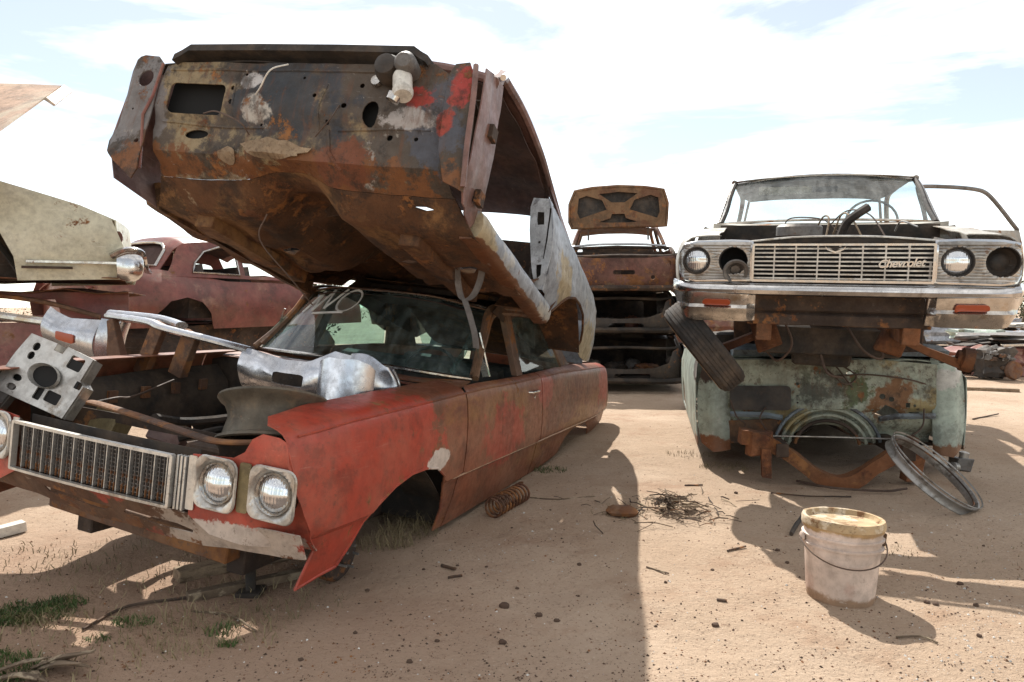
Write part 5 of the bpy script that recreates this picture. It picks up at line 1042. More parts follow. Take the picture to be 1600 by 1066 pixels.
for pts, r in (([(1010, 888, .006), (1045, 897, .008)], .004), ([(1136, 864, .006), (1165, 861, .008)], .005), ([(1070, 760, .006), (1098, 758, .01)], .006), ([(1205, 770, .01), (1260, 772, .012), (1330, 773, .008)], .005),
    ([(820, 775, .005), (870, 780, .005), (930, 778, .006)], .004), ([(700, 905, .006), (722, 902, .008)], .006), ([(1520, 655, .01), (1560, 648, .02)], .008), ([(1400, 998, .006), (1440, 1000, .01), (1465, 1008, .006)], .004), ([(1120, 938, .005), (1136, 940, .006)], .006), ([(690, 884, .006), (712, 890, .01)], .008),
    ([(130, 985, .01), (200, 950, .012), (300, 935, .01)], .006), ([(300, 955, .005), (360, 965, .015), (400, 990, .006)], .004)):
    stick(pts, r, SL, 'dark_rust' if r > .0045 else 'twig', group=SG)
stick([(1236, 832, .012), (1258, 808, .05)], .012, 'dark stub of pipe lying on the sand behind the bucket', 'black_part', 'pipe_stub', 'pipe')
# timber under the nose of the red sedan
def beam(a, b, w, h, label, name='timber', mat='wood', cat='timber', lift=0.0):
    A_, B_ = gnd(*a), gnd(*b); d = B_ - A_; M = frame(A_ + Vector((0, 0, h / 2 + lift)), d, (0, 0, 1)); o = G().box((d.length / 2, 0, 0), (d.length, h, w)).jit(.008, 9).obj(name, mat, None); o.matrix_world = M; return tag(o, label, cat)
beam((292, 938), (520, 890), .05, .035, 'long dark plank half in shade under the red sedan bumper', mat='twig')
beam((275, 905), (470, 862), .09, .05, 'pale weathered plank behind the dark plank under the red sedan')
beam((-40, 845), (38, 828), .05, .05, 'white plastic pipe with a yellow end at the left edge', 'pipe', 'white_plastic', 'pipe', .01)
pt = gnd(392, 925)
jk = thing('jack_stand', 'dark upright post under the front of the red sedan', 'stand', Matrix.Translation(pt))
G().tube([(0, 0, -.02), (.0, .0, .17)], .022, 10).obj('post', 'bay_black', jk); G().box((0, 0, .012), (.10, .10, .02)).obj('base_plate', 'bay_black', jk); G().box((0, 0, .18), (.06, .06, .02)).obj('saddle', 'bay_black', jk)
dl = gnd(60, 1046)
db = thing('broken_crate', 'splintered dark wood scraps in the lower left corner', 'wood scraps', Matrix.Translation(dl))
for k in range(10):
    a_ = Vector((rnd.uniform(-.14, 0), rnd.uniform(-.06, .05), rnd.uniform(.0, .02))); b_ = a_ + Vector((rnd.uniform(.10, .24), rnd.uniform(-.08, .08), rnd.uniform(.0, .07))); G().tube([a_, (a_ + b_) / 2 + Vector((0, 0, .01)), b_], [.012, .014, .005], 5, flat=.5).jit(.005, 30).obj('splinter', 'twig', db)
lump = thing('carburettor', 'small grey engine part on the sand behind the wheel rim', 'car part', Matrix.Translation(gnd(1500, 733)))
G().box((0, 0, .05), (.12, .10, .09)).jit(.03, 14).obj('body', 'grey_metal', lump); G().lathe([(.03, 0), (.035, .05), (.02, .06), (.001, .06)], (.02, 0, .08), (.2, 0, 1), 12).obj('inlet', 'alu', lump); G().lathe([(.001, 0), (.035, 0), (.035, .05), (.001, .06)], (-.05, -.03, .03), (-1, -.6, .2), 12).obj('pump', 'alu', lump)
CG = 'dark clods scattered on the sand'
for k, (px, py) in enumerate([(788, 946), (905, 882), (842, 960), (870, 968), (904, 930), (808, 918), (1113, 890), (1040, 912), (662, 889), (574, 922), (470, 1032), (555, 990), (683, 999), (785, 1002), (640, 1035), (1150, 770), (1118, 976), (1180, 785), (1335, 835), (1400, 846), (1537, 849), (1448, 945), (1462, 948), (1525, 950), (1530, 996), (1215, 862), (1230, 880), (715, 882), (760, 885), (860, 795), (800, 822), (1500, 915)]):
    r = rnd.uniform(.006, .014) if k else .019
    o = rock(G(), (0, 0, r * .4), r, 100 + k, (1.1, .9, .75), 8).obj('dirt_clod', 'clod', None, 30); o.location = gnd(px, py); tag(o, 'small dark clod of dirt lying on the sand', 'clod', CG)
# fine gravel and pale chips: nobody could count them
def scatter(name, mat, n, rng, size, label, seed, keep=None):
    rd = random.Random(seed); g = G(); i = 0
    while i < n:
        py = 1066 - (1066 - 600) * rd.random() ** 1.3; px = rd.uniform(-60, 1660); q = gnd(px, py)
        if keep and not keep(px, py): 
            if rd.random() < .85: continue
        i += 1; s = rd.uniform(*size) * (.6 + .8 * rd.random() ** 3); a = rd.uniform(0, 6.28); e = rd.uniform(.5, 1.0)
        x = Vector((math.cos(a), math.sin(a), 0)) * s; y = Vector((-math.sin(a), math.cos(a), 0)) * s * e; q = q + Vector((0, 0, s * .15))
        g.add([q + x, q + y * .9, q - x * .9, q - y, q + Vector((0, 0, s * .75)) + x * .2], [(0, 1, 4), (1, 2, 4), (2, 3, 4), (3, 0, 4)])
    o = g.obj(name, mat, None, 20); tag(o, label, 'gravel', None, 'stuff')
scatter('gravel', 'clod', 4800, None, (.0022, .0065), 'fine dark gravel scattered over the sand', 3)
scatter('pebbles', 'brown_rust', 4200, None, (.0022, .007), 'small brown pebbles scattered over the sand', 4)
scatter('pale_chips', 'chalk', 1300, None, (.0022, .007), 'pale stone chips scattered over the sand', 6, lambda x, y: (700 < x < 980 and 760 < y < 900) or (x > 1400 and y > 780))
def grass(name, mat, spots, label):
    rd = random.Random(9); g = G()
    for px, py, R_, n, h in spots:
        c = gnd(px, py)
        for k in range(n):
            a = rd.uniform(0, 6.28); d = R_ * math.sqrt(rd.random()); q = c + Vector((d * math.cos(a) * 1.5, d * math.sin(a), 0)); q.z = gz(q.x, q.y) - .003
            hh = h * rd.uniform(.4, 1.1); b = rd.uniform(0, 6.28); w = Vector((math.cos(b), math.sin(b), 0)) * rd.uniform(.0012, .003); ln = Vector((rd.gauss(0, .4), rd.gauss(0, .4), 1)).normalized() * hh; t2 = ln + Vector((rd.gauss(0, .35), rd.gauss(0, .35), -.1)) * hh
            g.add([q - w, q + w, q + ln * .6 + w * .7, q + ln * .6 - w * .7, q + t2], [(0, 1, 2, 3), (3, 2, 4)])
    o = g.obj(name, mat, None, 180); tag(o, label, 'grass', None, 'stuff')
grass('grass', 'grass_leaf', [(45, 958, .12, 900, .035), (95, 945, .07, 400, .03), (10, 965, .09, 500, .035), (208, 971, .05, 200, .03), (0, 1045, .10, 500, .05), (155, 998, .03, 60, .03), (355, 1006, .025, 70, .04), (855, 733, .10, 160, .05), (345, 985, .05, 80, .05)], 'short green grass growing in the shade at the left')
grass('dry_grass', 'dry_grass', [(75, 965, .10, 300, .035), (640, 830, .12, 160, .13), (600, 850, .10, 120, .12), (330, 985, .22, 220, .07), (100, 1010, .30, 350, .06), (400, 940, .25, 200, .07), (250, 880, .4, 300, .06), (1080, 710, .15, 100, .05), (1130, 730, .12, 120, .06), (1400, 860, .1, 40, .03), (1560, 870, .3, 60, .03), (1000, 800, .2, 80, .04), (30, 880, .3, 200, .05)], 'dry straw-coloured weeds growing around the wrecks')

# ================================================================ stack of three wrecks in the middle distance (rear ends towards the camera)
def lump(c, d, seed, name, mat, parent, amp=.35, n=14, m=9, boxy=.55):
    rs = []; off = Vector((seed * 7.3, seed * 1.7, 0))
    for i in range(1, m):
        th = math.pi * i / m; ring = []
        for k in range(n):
            ph = 2 * math.pi * k / n; v = Vector((math.sin(th) * math.cos(ph), math.sin(th) * math.sin(ph), math.cos(th)))
            q = max(abs(v.x), abs(v.y), abs(v.z)); v2 = v.lerp(v / q, boxy); f = 1 + amp * noise.noise(v * 2.1 + off) + amp * .5 * noise.noise(v * 5 + off)
            ring.append((c[0] + v2.x * d[0] * f, c[1] + v2.y * d[1] * f, c[2] + v2.z * d[2] * f))
        rs.append(ring)
    return G().rings(rs).obj(name, mat, parent, 28)
def rear_wreck(label, M, mat, dark, sub, roof=True, rim=True):
    t = thing('wrecked_car', label, 'car', M, 'wrecks stacked behind the tilted shell')
    W = .86
    for sg in (1, -1):
        def f(s, z, sg=sg): return (s, sg * (interp(z, [(0, W - .08), (.2, W), (.45, W + .02), (.62, W - .02), (.72, W - .12)]) - .12 * max(0, (.35 - s) / .35) ** 2), z)
        G().sheet([(.02, .10), (.0, .45), (.05, .66), (.15, .72), (3.0, .74), (3.2, .1), (1.45, .08), (1.35, .34), (1.1, .44), (.85, .36), (.72, .10)], [], .11, f, .008).jit(.012, 3).obj('quarter_panel', mat, t)
    tp = [(-.84, .12), (.84, .12), (.86, .40), (.84, .52), (.72, .60), (.4, .57), (0, .56), (-.4, .57), (-.72, .60), (-.84, .52), (-.86, .40)]
    if not roof: tp = [(-.84, .12), (.84, .12), (.86, .40), (.84, .52), (.74, .60), (.66, .56), (.60, .40), (.4, .33), (0, .31), (-.4, .33), (-.60, .40), (-.66, .56), (-.74, .60), (-.84, .52), (-.86, .40)]
    G().sheet(tp, [rrect(-.35, .17, .15, .25, .03)] if not roof else [circ(-.45, .3, .03, 8), circ(.5, .28, .02, 8), rrect(-.2, .34, .1, .40, .02)], .06, lambda y, z: (-.06 + .035 * nz3(y, z, 2, 3) + .22 * (abs(y) / .86) ** 4 - .06 * math.sin((z - .1) * 6), y, z), .012).obj('tail_panel', mat, t)
    for sg in (1, -1):
        G().rings([[(s_, sg * (.80 + .13 * math.sin(a) * b_), .36 + .30 * math.cos(a) * b_) for a in np.linspace(.15, 2.9, 9)] for s_, b_ in ((-.06, .35), (-.03, .75), (.08, .95), (.3, 1.0), (.9, 1.0), (1.5, .8))], False, False).obj('rear_fender', mat, t)
    G().tube(spline([(-.02, -.86, .16), (-.12, -.6, .15), (-.15, 0, .15), (-.12, .6, .15), (-.02, .86, .16)], 5), .05, 8, flat=.8).jit(.012, 4).obj('rear_bumper', dark, t)
    G().sheet([(.05, -.72), (1.2, -.70), (1.2, .70), (.05, .72)], [], .12, lambda s, y: (s, y, .16 + .04 * nz3(s, y, 4, 3)), .008).obj('trunk_floor', dark, t)
    G().sheet([(-.72, .14), (.72, .14), (.70, .72), (-.70, .72)], [rrect(-.5, .3, -.05, .6, .05)], .12, lambda y, z: (1.2, y, z), .008).obj('seat_bulkhead', dark, t)
    if rim: G().tube(spline([(.04, -.68, .60), (.03, 0, .61), (.04, .68, .60), (.25, .74, .70), (1.0, .70, .76), (1.05, 0, .78), (1.0, -.70, .76), (.25, -.74, .70)], 5, True), .022, 7, closed=True).obj('trunk_rim', dark, t)
    for sg in (1, -1): tl = G().lathe([(.001, -.02), (.05, -.018), (.065, 0), (.07, .02)], (.03, sg * .64, .42), (1, 0, 0), 16).obj('tail_light', 'black_part', t)
    if not roof:
        lump((2.0, 0, .80), (1.1, .78, .16), len(label), 'crushed_roof', mat, t)
        for q in range(7): lump((rnd.uniform(.25, 1.0), rnd.uniform(-.55, .55), .26), (rnd.uniform(.1, .2), rnd.uniform(.08, .2), rnd.uniform(.05, .14)), 30 + q, 'trunk_junk', ('grey_metal', 'dark_rust', 'stack_red', 'bay_black')[q % 4], t)
    if roof:
        for sg in (1, -1):
            G().tube(spline([(1.0, sg * .72, .74), (1.25, sg * .66, .95), (1.5, sg * .60, 1.12), (2.2, sg * .62, 1.18), (2.8, sg * .62, 1.10), (3.15, sg * .74, .76)], 5), .03, 7).obj('roof_rail', mat, t)
            G().tube([(2.1, sg * .74, .74), (2.1, sg * .62, 1.15)], .028, 7).obj('centre_pillar', dark, t)
        G().sheet([(1.48, -.6), (1.42, 0), (1.48, .6), (2.8, .62), (2.85, 0), (2.8, -.62)], [], .15, lambda s, y: (s, y, 1.18 - .05 * (abs(y) / .6) ** 2 - .05 * ((s - 2.1) / .7) ** 2), .01).obj('roof', mat, t)
        for s0 in (1.7, 2.6): G().rings([[(s0 + a, y, z) for a, z in ((-.05, .3), (.0, .82), (.10, .84), (.2, .3))] for y in (-.58, -.05, .0, .58)]).jit(.02, 5).obj('seat', dark, t)
    G().sheet([(1.2, -.75), (3.2, -.75), (3.2, .75), (1.2, .75)], [], .3, lambda s, y: (s, y, .12), .008).obj('floor_pan', dark, t)
    G().sheet([(-.75, .12), (.75, .12), (.75, .72), (-.75, .72)], [], .2, lambda y, z: (3.2, y, z), .008).obj('firewall', dark, t)
    return t
pb = at(975, 610, 10.15)
w1 = rear_wreck('black wreck with gaping trunk, lowest of the three stacked wrecks', pose(pb.x, 10.1, 0.02, .10, 0, 0), 'stack_dark', 'bay_black', True, roof=False)
w2 = rear_wreck('dark crushed wreck in the middle of the three stacked wrecks', pose(pb.x - .06, 10.3, .72, .06, .02, 0), 'stack_dark', 'bay_black', False, roof=False)
w3 = rear_wreck('rusty red wreck with open trunk lid on top of the three stacked wrecks', pose(pb.x - .06, 10.2, 1.32, .12, -.03, 0), 'stack_red', 'dark_rust', False)
# open trunk lid of the top wreck
td = thing('trunk_lid', None, None); td.parent = w3; td.matrix_basis = Matrix.Translation((1.25, 0, 1.0)) @ Matrix.Rotation(R(10), 4, 'Y') @ Matrix.Diagonal((1, 1.04, 1.2, 1))
lo_ = [(-.72, .10), (-.74, .40), (-.68, .58), (-.4, .62), (0, .64), (.4, .62), (.66, .58), (.74, .40), (.74, .16), (.70, .08), (0, .10)]
G().sheet(lo_, [], .1, lambda y, z: (.05 + .03 * (z - .35) ** 2, y, z), .01).obj('lid_skin', 'bay_black', td)  # near-black colour stands in for shade in the recesses between the ribs
hl = [[(.12, .20), (.30, .15), (.20, .14), (-.20, .14), (-.30, .15), (-.12, .20), (-.10, .26), (.10, .26)], [(.18, .32), (.60, .20), (.64, .28), (.62, .48), (.50, .52), (.25, .45)], [(-.18, .32), (-.60, .20), (-.64, .28), (-.62, .48), (-.50, .52), (-.25, .45)], [(-.1, .42), (.1, .42), (.3, .54), (0, .57), (-.3, .54)]]
G().sheet(lo_, hl, .05, lambda y, z: (-.02 + .03 * (z - .35) ** 2 + .012 * nz3(y, z, 1, 5), y * .97, .36 + (z - .36) * .97), .012).obj('inner_frame', 'lid_rust', td)
G().tube([(-.02, y, z) for y, z in densify(lo_, .1)], .022, 6, closed=True).obj('lid_edge', 'lid_rust', td)
for sg in (1, -1): G().tube(spline([(0, sg * .45, .12), (.02, sg * .45, .02), (.0, sg * .45, -.08)], 3), .015, 6).obj('hinge', 'dark_rust', td)
G().tube(spline([(.03, -.72, .79), (.0, -.3, .82), (.0, .3, .82), (.03, .72, .79)], 5), .018, 7).obj('chrome_strip', 'chrome', w3).location = (.95, 0, 0)
G().sheet([(-.72, .40), (.72, .40), (.70, .57), (-.70, .57)], [rrect(-.70, .44, -.56, .53, .02), rrect(.56, .44, .70, .53, .02)], .08, lambda y, z: (-.02 + .02 * nz3(y, z, 4, 5), y, z), .02).obj('light_panel', 'stack_red', w3)

# ================================================================ left background
# cream car seen from its side, tail at the right, on top of another wreck
cz = at(206, 440, 5.9)
CR = Matrix.Translation((cz.x, cz.y, cz.z)) @ Matrix.Rotation(R(180 + 25), 4, 'Z')     # local x runs forward (to the left), y towards the camera after the turn
cr = thing('sedan', 'cream sedan tail with curled chrome bumper on top of a maroon wreck, left edge', 'car', CR)
def cs_(s, z): return (s, (.02 - interp(z, [(0, .06), (.14, .015), (.17, .0), (.40, -.02), (.62, .03), (.9, .16)])) * 1.0 + -.10 * max(0, (.3 - s) / .3) ** 2, z)
co2 = [(.06, .02), (.02, .14), (.05, .26), (.10, .40), (.14, .50), (.35, .60), (.75, .72), (1.15, .84), (1.6, .86), (3.2, .84), (3.3, .02), (1.56, .0), (1.54, .18), (1.44, .36), (1.26, .46), (1.06, .46), (.88, .36), (.80, .18), (.79, .0)]
g = G().sheet(co2, [], .08, cs_, .008, .05); g.obj('quarter_panel', 'cream_car', cr)
g3 = G(); g3.v = [(x, -1.75 - y, z) for x, y, z in g.v]; g3.f = [f[::-1] for f in g.f]; g3.obj('quarter_panel', 'cream_car', cr)
G().sheet([(0, 0), (1, 0), (1, 1), (0, 1)], [], .1, lambda u, v: (interp(u, [(0, .12), (.3, .35), (.6, .75), (1, 1.2)]), -.12 - 1.5 * v, interp(u, [(0, .50), (.3, .60), (.6, .72), (1, .84)]) + .03 * math.sin(math.pi * v)), .01).obj('trunk_lid', 'cream_car', cr)
G().sheet([(0, .04), (1, .04), (1, .5), (0, .5)], [], .1, lambda v, z: (.08 - .05 * math.sin(math.pi * v) + .05 * z, -.03 - 1.69 * v, z), .01).obj('tail_panel', 'cream_car', cr)
G().box((.41, .03, .145), (.62, .02, .02)).obj('side_trim', 'chrome_old', cr); G().box((1.9 + .5, .03, .145), (1.2, .02, .02)).obj('side_trim', 'chrome_old', cr)
G().box((.58, .035, .10), (.34, .012, .02)).obj('marker', 'dark_rust', cr)
G().rings([[(.02 - .11 * math.sin(t), .03 + .055 * math.cos(p) * math.cos(t) ** .5 if math.cos(t) > 0 else .03, .13 + .135 * math.sin(p) * max(.05, math.cos(t)) ** .5) for p in np.linspace(0, 2 * math.pi, 17)[:-1]] for t in (-.9, -.5, 0, .4, .8, 1.15, 1.4)]).jit(.012, 7).obj('bumper_end', 'chrome', cr)
G().rings([[(.09 + .03 * math.cos(p), -.02 + .0 * p - .06 * u, .36 + .05 * math.sin(p)) for p in np.linspace(0, 2 * math.pi, 11)[:-1]] for u in (.1, .5, 1)]).obj('tail_light', 'stack_red', cr)
G().tube(spline([(.14, .05, .20), (.04, .06, .25), (-.06, .02, .24), (-.08, -.1, .16), (-.07, -.8, .14), (-.07, -1.6, .16)], 6), .045, 9, flat=.6).obj('bumper', 'chrome', cr)
G().sheet([(.80, 0), (1.55, 0), (1.55, 1), (.80, 1)], [], .08, lambda s, v: (s, -.03 - .3 * v, .48 * math.sin(math.pi * (s - .77) / .80)), .006, .25).obj('wheel_house', 'bay_black', cr)
G().sheet([(.1, -1.7), (3.2, -1.7), (3.2, -.03), (.1, -.03)], [], .3, lambda s, y: (s, y, .03 + .03 * nz3(s, y, 3, 2)), .008).obj('floor_pan', 'orange_rust', cr)
G().box((1.16, -.33, .22), (.74, .02, .44)).obj('wheel_house_wall', 'dark_rust', cr)
G().sheet([(0, 0), (1, 0), (1, 1), (0, 1)], [], .15, lambda u, v: (1.15 + .55 * u, -.2 - 1.35 * v, .85 + .34 * u), 0).obj('rear_window', 'glass', cr)
G().sheet([(1.7, 0), (3.2, 0), (3.2, 1), (1.7, 1)], [], .25, lambda s, v: (s, -.25 - 1.25 * v, 1.19), .01).obj('roof', 'cream_car', cr)
# wreck underneath it
uz = at(180, 470, 6.1)
UM = Matrix.Translation((uz.x + .1, uz.y, .02)) @ Matrix.Rotation(R(180 + 22), 4, 'Z')
uw = thing('wrecked_car', 'crushed maroon wreck underneath the cream sedan at the left', 'car', UM)
G().sheet([(.0, .15), (.02, .8), (.1, .98), (.4, 1.05), (3.4, 1.08), (3.4, .15), (2.0, .12), (1.9, .4), (1.6, .5), (1.3, .4), (1.2, .12)], [], .12, lambda s, z: (s, .04 * math.sin(z * 4) + .02 * nz3(s, z, 2, 3), z), .008).obj('body_side', 'maroon_car', uw)
G().sheet([(.0, 0), (3.4, 0), (3.4, 1), (0, 1)], [], .25, lambda s, v: (s, -.05 - 1.6 * v, 1.06 + .04 * nz3(s, v, 1, 3)), .01).obj('deck', 'dark_rust', uw)
G().sheet([(0, 0), (3.4, 0), (3.4, 1), (0, 1)], [[(.5, .12), (1.5, .2), (1.5, .8), (.55, .8)], [(1.7, .2), (2.6, .2), (2.6, .8), (1.7, .8)]], .1, lambda s, v: (s, -.1 - .06 * v, 1.08 + .22 * v + .02 * nz3(s, v, 5, 3)), .01).obj('crushed_window_band', 'maroon_car', uw)
G().tube(spline([(.2, .0, 1.10), (.6, -.02, 1.22), (1.0, -.04, 1.28), (1.3, -.05, 1.27)], 5), .02, 6).obj('window_frame', 'brown_rust', uw)
G().sheet([(0, 0), (3.4, 0), (3.4, 1), (0, 1)], [], .25, lambda s, v: (s, -.12 - 1.5 * v, 1.30 + .06 * nz3(s, v, 8, 3)), .01).obj('crushed_roof', 'orange_rust', uw)
# fastback coupe
cp0 = at(178, 470, 6.9)
KM = Matrix.Translation((-4.60, 8.0, .70)) @ Matrix.Rotation(R(60), 4, 'Z')      # x forward, y left (away), camera sees the right side at y=0
kp = thing('coupe', 'rounded maroon fastback coupe behind the red sedan windshield at the left', 'car', KM)
def ks(x, z): return (x, .10 * ((z - .45) / .45) ** 2 + .16 * max(0, (.45 - x) / .45) ** 2 - .10 * math.exp(-((x - .95) / .55) ** 2) * sstep(.25, .5, z) * sstep(.98, .70, z), z)
ko = [(.10, .25), (.02, .55), (.10, .82), (.35, .93), (.8, .96), (1.3, .90), (1.75, .84), (2.5, .84), (3.4, .82), (4.2, .80), (4.3, .25), (1.50, .22), (1.42, .42), (1.28, .56), (1.05, .62), (.82, .57), (.66, .42), (.60, .25)]
G().sheet(ko, [], .07, ks, .008).obj('body_side', 'maroon_car', kp)
g = G().sheet(ko, [], .12, ks, .008); g.v = [(x, 1.65 - y, z) for x, y, z in g.v]; g.f = [f[::-1] for f in g.f]; g.obj('body_side', 'maroon_car', kp)
# shoulder / deck between fender and greenhouse
def kroof(x, v):    # v 0 right edge .. 1 left edge at given x ; fastback profile
    zt = interp(x, [(0, .80), (.4, .90), (.74, .97), (.84, 1.0), (1.06, 1.32), (1.2, 1.41), (1.5, 1.45), (2.0, 1.46), (2.5, 1.42), (2.9, 1.28)]); w = .52 + .10 * sstep(0, 1.2, x)
    yy = .825 + (v * 2 - 1) * w; return (x, yy, zt - .10 * abs(v * 2 - 1) ** 3)
kr = G().sheet([(.05, 0), (2.85, 0), (2.85, 1), (.05, 1)], [[(.865, .14), (.885, .07), (1.02, .09), (1.06, .17), (1.06, .83), (1.02, .91), (.885, .93), (.865, .86)]], .03, kroof, .012, .05).obj('roof', 'maroon_car', kp)
fr_ = [(.865, .14), (.885, .07), (1.02, .09), (1.06, .17), (1.06, .83), (1.02, .91), (.885, .93), (.865, .86)]
G().tube([Vector(kroof(*p)) + Vector((0, 0, .012)) for p in densify(fr_, .12)], .018, 6, closed=True).obj('rear_window_trim', 'chrome_old', kp)
for sg in (0, 1):
    def kg(x, v, sg=sg):    # greenhouse side, from belt (v=0) to roof edge (v=1)
        b = Vector((x, .06 if sg == 0 else 1.59, .88)); t = Vector(kroof(x, 0 if sg == 0 else 1)); return b.lerp(t, v)
    G().sheet([(.80, 0), (3.05, 0), (2.70, 1), (1.12, 1)], ([[(1.24, .14), (1.95, .10), (1.95, .88), (1.72, .88), (1.46, .72), (1.30, .42)], [(2.05, .10), (2.92, .10), (2.66, .88), (2.05, .88)]] if sg == 0 else [[(2.15, .10), (2.85, .10), (2.6, .6), (2.15, .6)]]), .06, kg, .015, .08).obj('greenhouse', 'maroon_car', kp)
    w_ = [(1.24, .14), (1.95, .10), (1.95, .88), (1.72, .88), (1.46, .72), (1.30, .42)]
    G().tube([Vector(kg(*p)) + Vector((0, -.01 if sg == 0 else .01, 0)) for p in densify(w_, .15)], .014, 6, closed=True).obj('window_trim', 'chrome_old', kp)
G().sheet([(.3, .3), (4.2, .3), (4.2, 1.4), (.3, 1.4)], [], .3, lambda x, y: (x, y, .30), .008).obj('floor_pan', 'dark_rust', kp)
for xs_ in (1.25, 2.0): G().rings([[(xs_ + a, y, z) for a, z in ((.0, .35), (.05, 1.02), (.18, 1.05), (.32, .35))] for y in (.16, .5, .8, 1.1, 1.48)]).jit(.03, 5).obj('seat', 'seat_cloth', kp)
G().sheet([(.9, .05), (2.7, .05), (2.7, .95), (.9, .95)], [], .1, lambda x, v: (x, kroof(x, v)[1], kroof(x, v)[2] - .05), .006).obj('headliner', 'headliner', kp)
G().sheet([(2.9, 0), (4.2, 0), (4.2, 1), (2.9, 1)], [], .2, lambda x, v: (x, .12 + 1.4 * v, .86 + .12 * math.sin(math.pi * v)), .008).obj('hood', 'maroon_car', kp)
G().sheet([(0, .3), (1, .3), (1, .85), (0, .85)], [], .12, lambda v, z: (.16 - .12 * math.sin(math.pi * v), .2 + 1.25 * v, z), .01).obj('tail_panel', 'maroon_car', kp)
G().box((1.05, .02, .78), (.5, .02, .02), Matrix.Rotation(.12, 4, 'Y')).obj('side_trim', 'chrome_old', kp)
bw = lump((2.1, .82, .45), (2.0, .72, .50), 33, 'flattened_chassis', 'dark_rust', None, .25, 26, 12, .7); bw.matrix_world = Matrix.Translation((-4.68, 8.0, .02)) @ Matrix.Rotation(R(60), 4, 'Z'); tag(bw, 'flattened dark chassis underneath the maroon fastback coupe', 'chassis')
# tan lid sticking up at the upper left
hA = [at(-150, 160, 5.2), at(-120, 135, 6.2), at(95, 136, 6.2), at(118, 148, 6.0), at(84, 152, 5.6), at(-10, 212, 4.9), at(-150, 300, 4.5)]
cen = sum(hA, Vector()) / 7
hd_ = thing('car_hood', 'tan sheet-metal lid jutting into the sky at the upper left edge', 'car hood', Matrix.Translation(cen))
a0, a1, a2, a3 = at(-160, 140, 6.2), at(97, 136, 6.2), at(0, 206, 4.9), at(-160, 330, 4.9)
def hq(u, v): p_ = (a0.lerp(a1, u)).lerp(a3.lerp(a2, u), v) - cen; return p_ + Vector((0, 0, .03 * math.sin(math.pi * u)))
G().sheet([(0, 0), (1, 0), (1, 1), (0, 1)], [], .1, hq, .012).obj('lid_skin', 'pink_lid', hd_)
G().rings([[hq(1, v), hq(1, v) + Vector((.02, 0, .02)), hq(1, v) + Vector((.12, -.05, -.05)), hq(1, v) + Vector((.11, -.05, -.065))] for v in (0, .1, .2, .3, .34)]).obj('lid_edge', 'pink_lid', hd_)
G().tube([hq(.2, .2) + Vector((0, 0, -.01)), hq(.0, .9) + Vector((0, 0, -1.2)), Vector((hq(0, .9).x, hq(0, .9).y, -cen.z))], .03, 7).obj('prop', 'dark_rust', hd_)

# ================================================================ right background junk and scrub
def leafmass(g, c, rx, ry, rz, n, size, rd):
    for k in range(n):
        while True:
            p_ = Vector((rd.uniform(-1, 1), rd.uniform(-1, 1), rd.uniform(-1, 1)))
            if .35 < p_.length < 1 + .25 * noise.noise(p_ * 2 + Vector(c)): break
        q = Vector((c[0] + p_.x * rx, c[1] + p_.y * ry, c[2] + p_.z * rz)); s = size * rd.uniform(.5, 1.3)
        n_ = Vector((rd.gauss(0, 1), rd.gauss(0, 1), rd.gauss(0, 1))).normalized(); x = n_.orthogonal().normalized() * s; y = n_.cross(x.normalized()) * s * .5
        g.add([q - x, q - y, q + x, q + y], [(0, 1, 2, 3)])
def shrub(px, py, Y, w, h, label, grp, seed, n=700, mat='shrub_leaf'):
    rd = random.Random(seed); b = at(px, py, Y); b.z = 0; t = thing('shrub', label, 'shrub', Matrix.Translation(b), grp); g = G(); s = G()
    for k in range(6):
        a = rd.uniform(0, 6.28); tip = Vector((math.cos(a) * w * .35, math.sin(a) * w * .3, h * rd.uniform(.5, .85))); s.tube([(0, 0, -.05), tip * .5 + Vector((0, 0, .05)), tip], [.03 * h, .018 * h, .006 * h], 5); leafmass(g, tip, w * .3, w * .28, h * .28, n // 6, .022 * h, rd)
    g.obj('crown', mat, t, 180); s.obj('trunk', 'twig', t)
shrub(1592, 500, 17, 2.2, 1.75, 'pale grey-green desert shrub at the right edge behind the junk', None, 1, 4000)
shrub(447, 450, 13, 1.5, 1.75, 'small green tree top between the maroon coupe and the red sedan roof', None, 2, 3000)
rd = random.Random(21)
g = G()
for k in range(260):
    x = rd.uniform(-90, 110); y = rd.uniform(38, 120); leafmass(g, (x, y, rd.uniform(.2, .9)), rd.uniform(.8, 2.2), 1, rd.uniform(.4, .9), 60, .10, rd)
tag(g.obj('desert_scrub', 'shrub_leaf', None, 180), 'far line of low desert scrub along the horizon', 'scrub', None, 'stuff')
# flattened red car
fz = gnd(1590, 590); FM = Matrix.Translation((fz.x, fz.y, fz.z)) @ Matrix.Rotation(R(20), 4, 'Z')
fc = thing('wrecked_car', 'flattened faded red wreck at the right edge behind the green shell', 'car', FM)
lump((.9, .7, .25), (1.35, .72, .30), 15, 'body', 'junk_red', fc, .30, 30, 14)
lump((1.0, .7, .64), (1.1, .6, .09), 12, 'crushed_roof', 'grey_metal', fc, .5, 24, 10); G().box((.8, .0, .56), (2.4, .05, .04)).obj('chrome_strip', 'chrome_old', fc)
ez = gnd(1548, 592); EM = Matrix.Translation((ez.x, ez.y, ez.z))
en = thing('engine', 'greasy engine block lying on a board at the right behind the stack', 'engine', EM)
lump((0, 0, .28), (.27, .26, .24), 3, 'block', 'stack_dark', en, .45, 18, 12); G().lathe([(.001, -.03), (.15, -.03), (.16, 0), (.14, .04), (.05, .05), (.001, .05)], (.18, -.28, .17), (.2, -1, .1), 22).obj('flywheel', 'brown_rust', en)
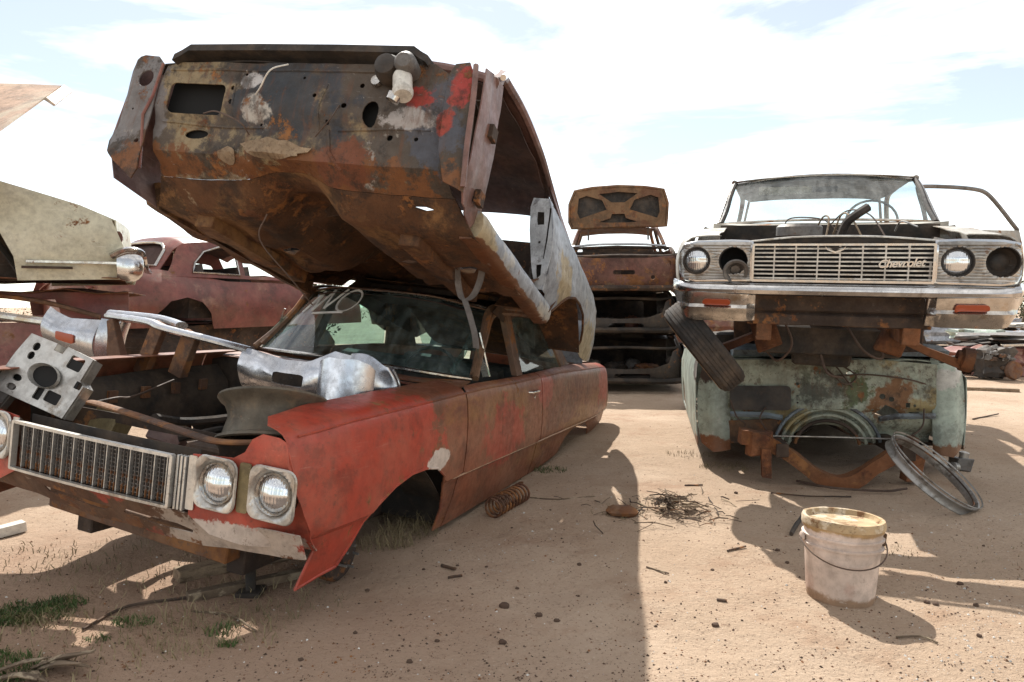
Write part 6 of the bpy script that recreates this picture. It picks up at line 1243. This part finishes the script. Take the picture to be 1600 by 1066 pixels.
for k in range(12): lump((rd.uniform(-.25, .2), rd.uniform(-.30, -.15), rd.uniform(.15, .5)), (rd.uniform(.03, .07), .04, rd.uniform(.025, .05)), k + 5, 'engine_part', 'grey_metal' if k % 2 else 'dark_rust', en, .5, 10, 7)
beam((1497, 608), (1592, 612), .12, .05, 'long grey board lying on the sand below the engine block', 'board', 'wood', 'board')
hz_ = gnd(1510, 590)
o = lump((0, 0, .22), (.21, .2, .1), 9, 'metal_box', 'bay_black', None, .15, 16, 10, .95); o.location = hz_ + Vector((-.05, .1, .05)); tag(o, 'small black metal box beside the greasy engine block', 'box')
for k, (px, py, Y, w, h, m, lb) in enumerate([(1530, 522, 15, .9, .22, 'green_pillar', 'small pale green crushed car panel in the far junk row'), (1585, 508, 16, 1.0, .10, 'white_plastic', 'flat white panel on the far junk row at right edge'), (1580, 524, 15, 1.1, .18, 'quarter_blue', 'crumpled pale blue panel in the far junk row'), (1560, 545, 14, 1.6, .2, 'stack_dark', 'long black flattened panel behind the engine block')]):
    c = at(px, py, Y); o = thing('scrap_panel', lb, 'scrap', Matrix.Translation((c.x, c.y, 0)))
    lump((0, 0, c.z), (w * .5, .4, h * .5), k + 40, 'panel', m, o, .5, 22, 10); lump((0, .2, c.z / 2 - .05), (w * .45, .35, max(.08, c.z - h) * .5), k + 50, 'heap', 'dark_rust', o, .5, 18, 10)

# more wrecks far behind, seen between the stacks
for k, (px, Y, w, m, lb) in enumerate([(1075, 24, 2.2, 'stack_red', 'low rusty red wreck far behind between the two stacks'), (1500, 22, 2.0, 'quarter_blue', 'low pale blue wreck far behind the right stack'), (1120, 30, 2.2, 'stack_dark', 'dark wreck far behind the leaning tyre')]):
    c = at(px, 480, Y); t = thing('wrecked_car', lb, 'car', Matrix.Translation((c.x, c.y, 0)))
    lump((0, 0, .45), (w, .8, .40), 60 + k, 'body', m, t, .25, 26, 12, .7); lump((.2, 0, .95), (w * .5, .62, .30), 70 + k, 'cabin', 'bay_black', t, .2, 20, 10, .7)
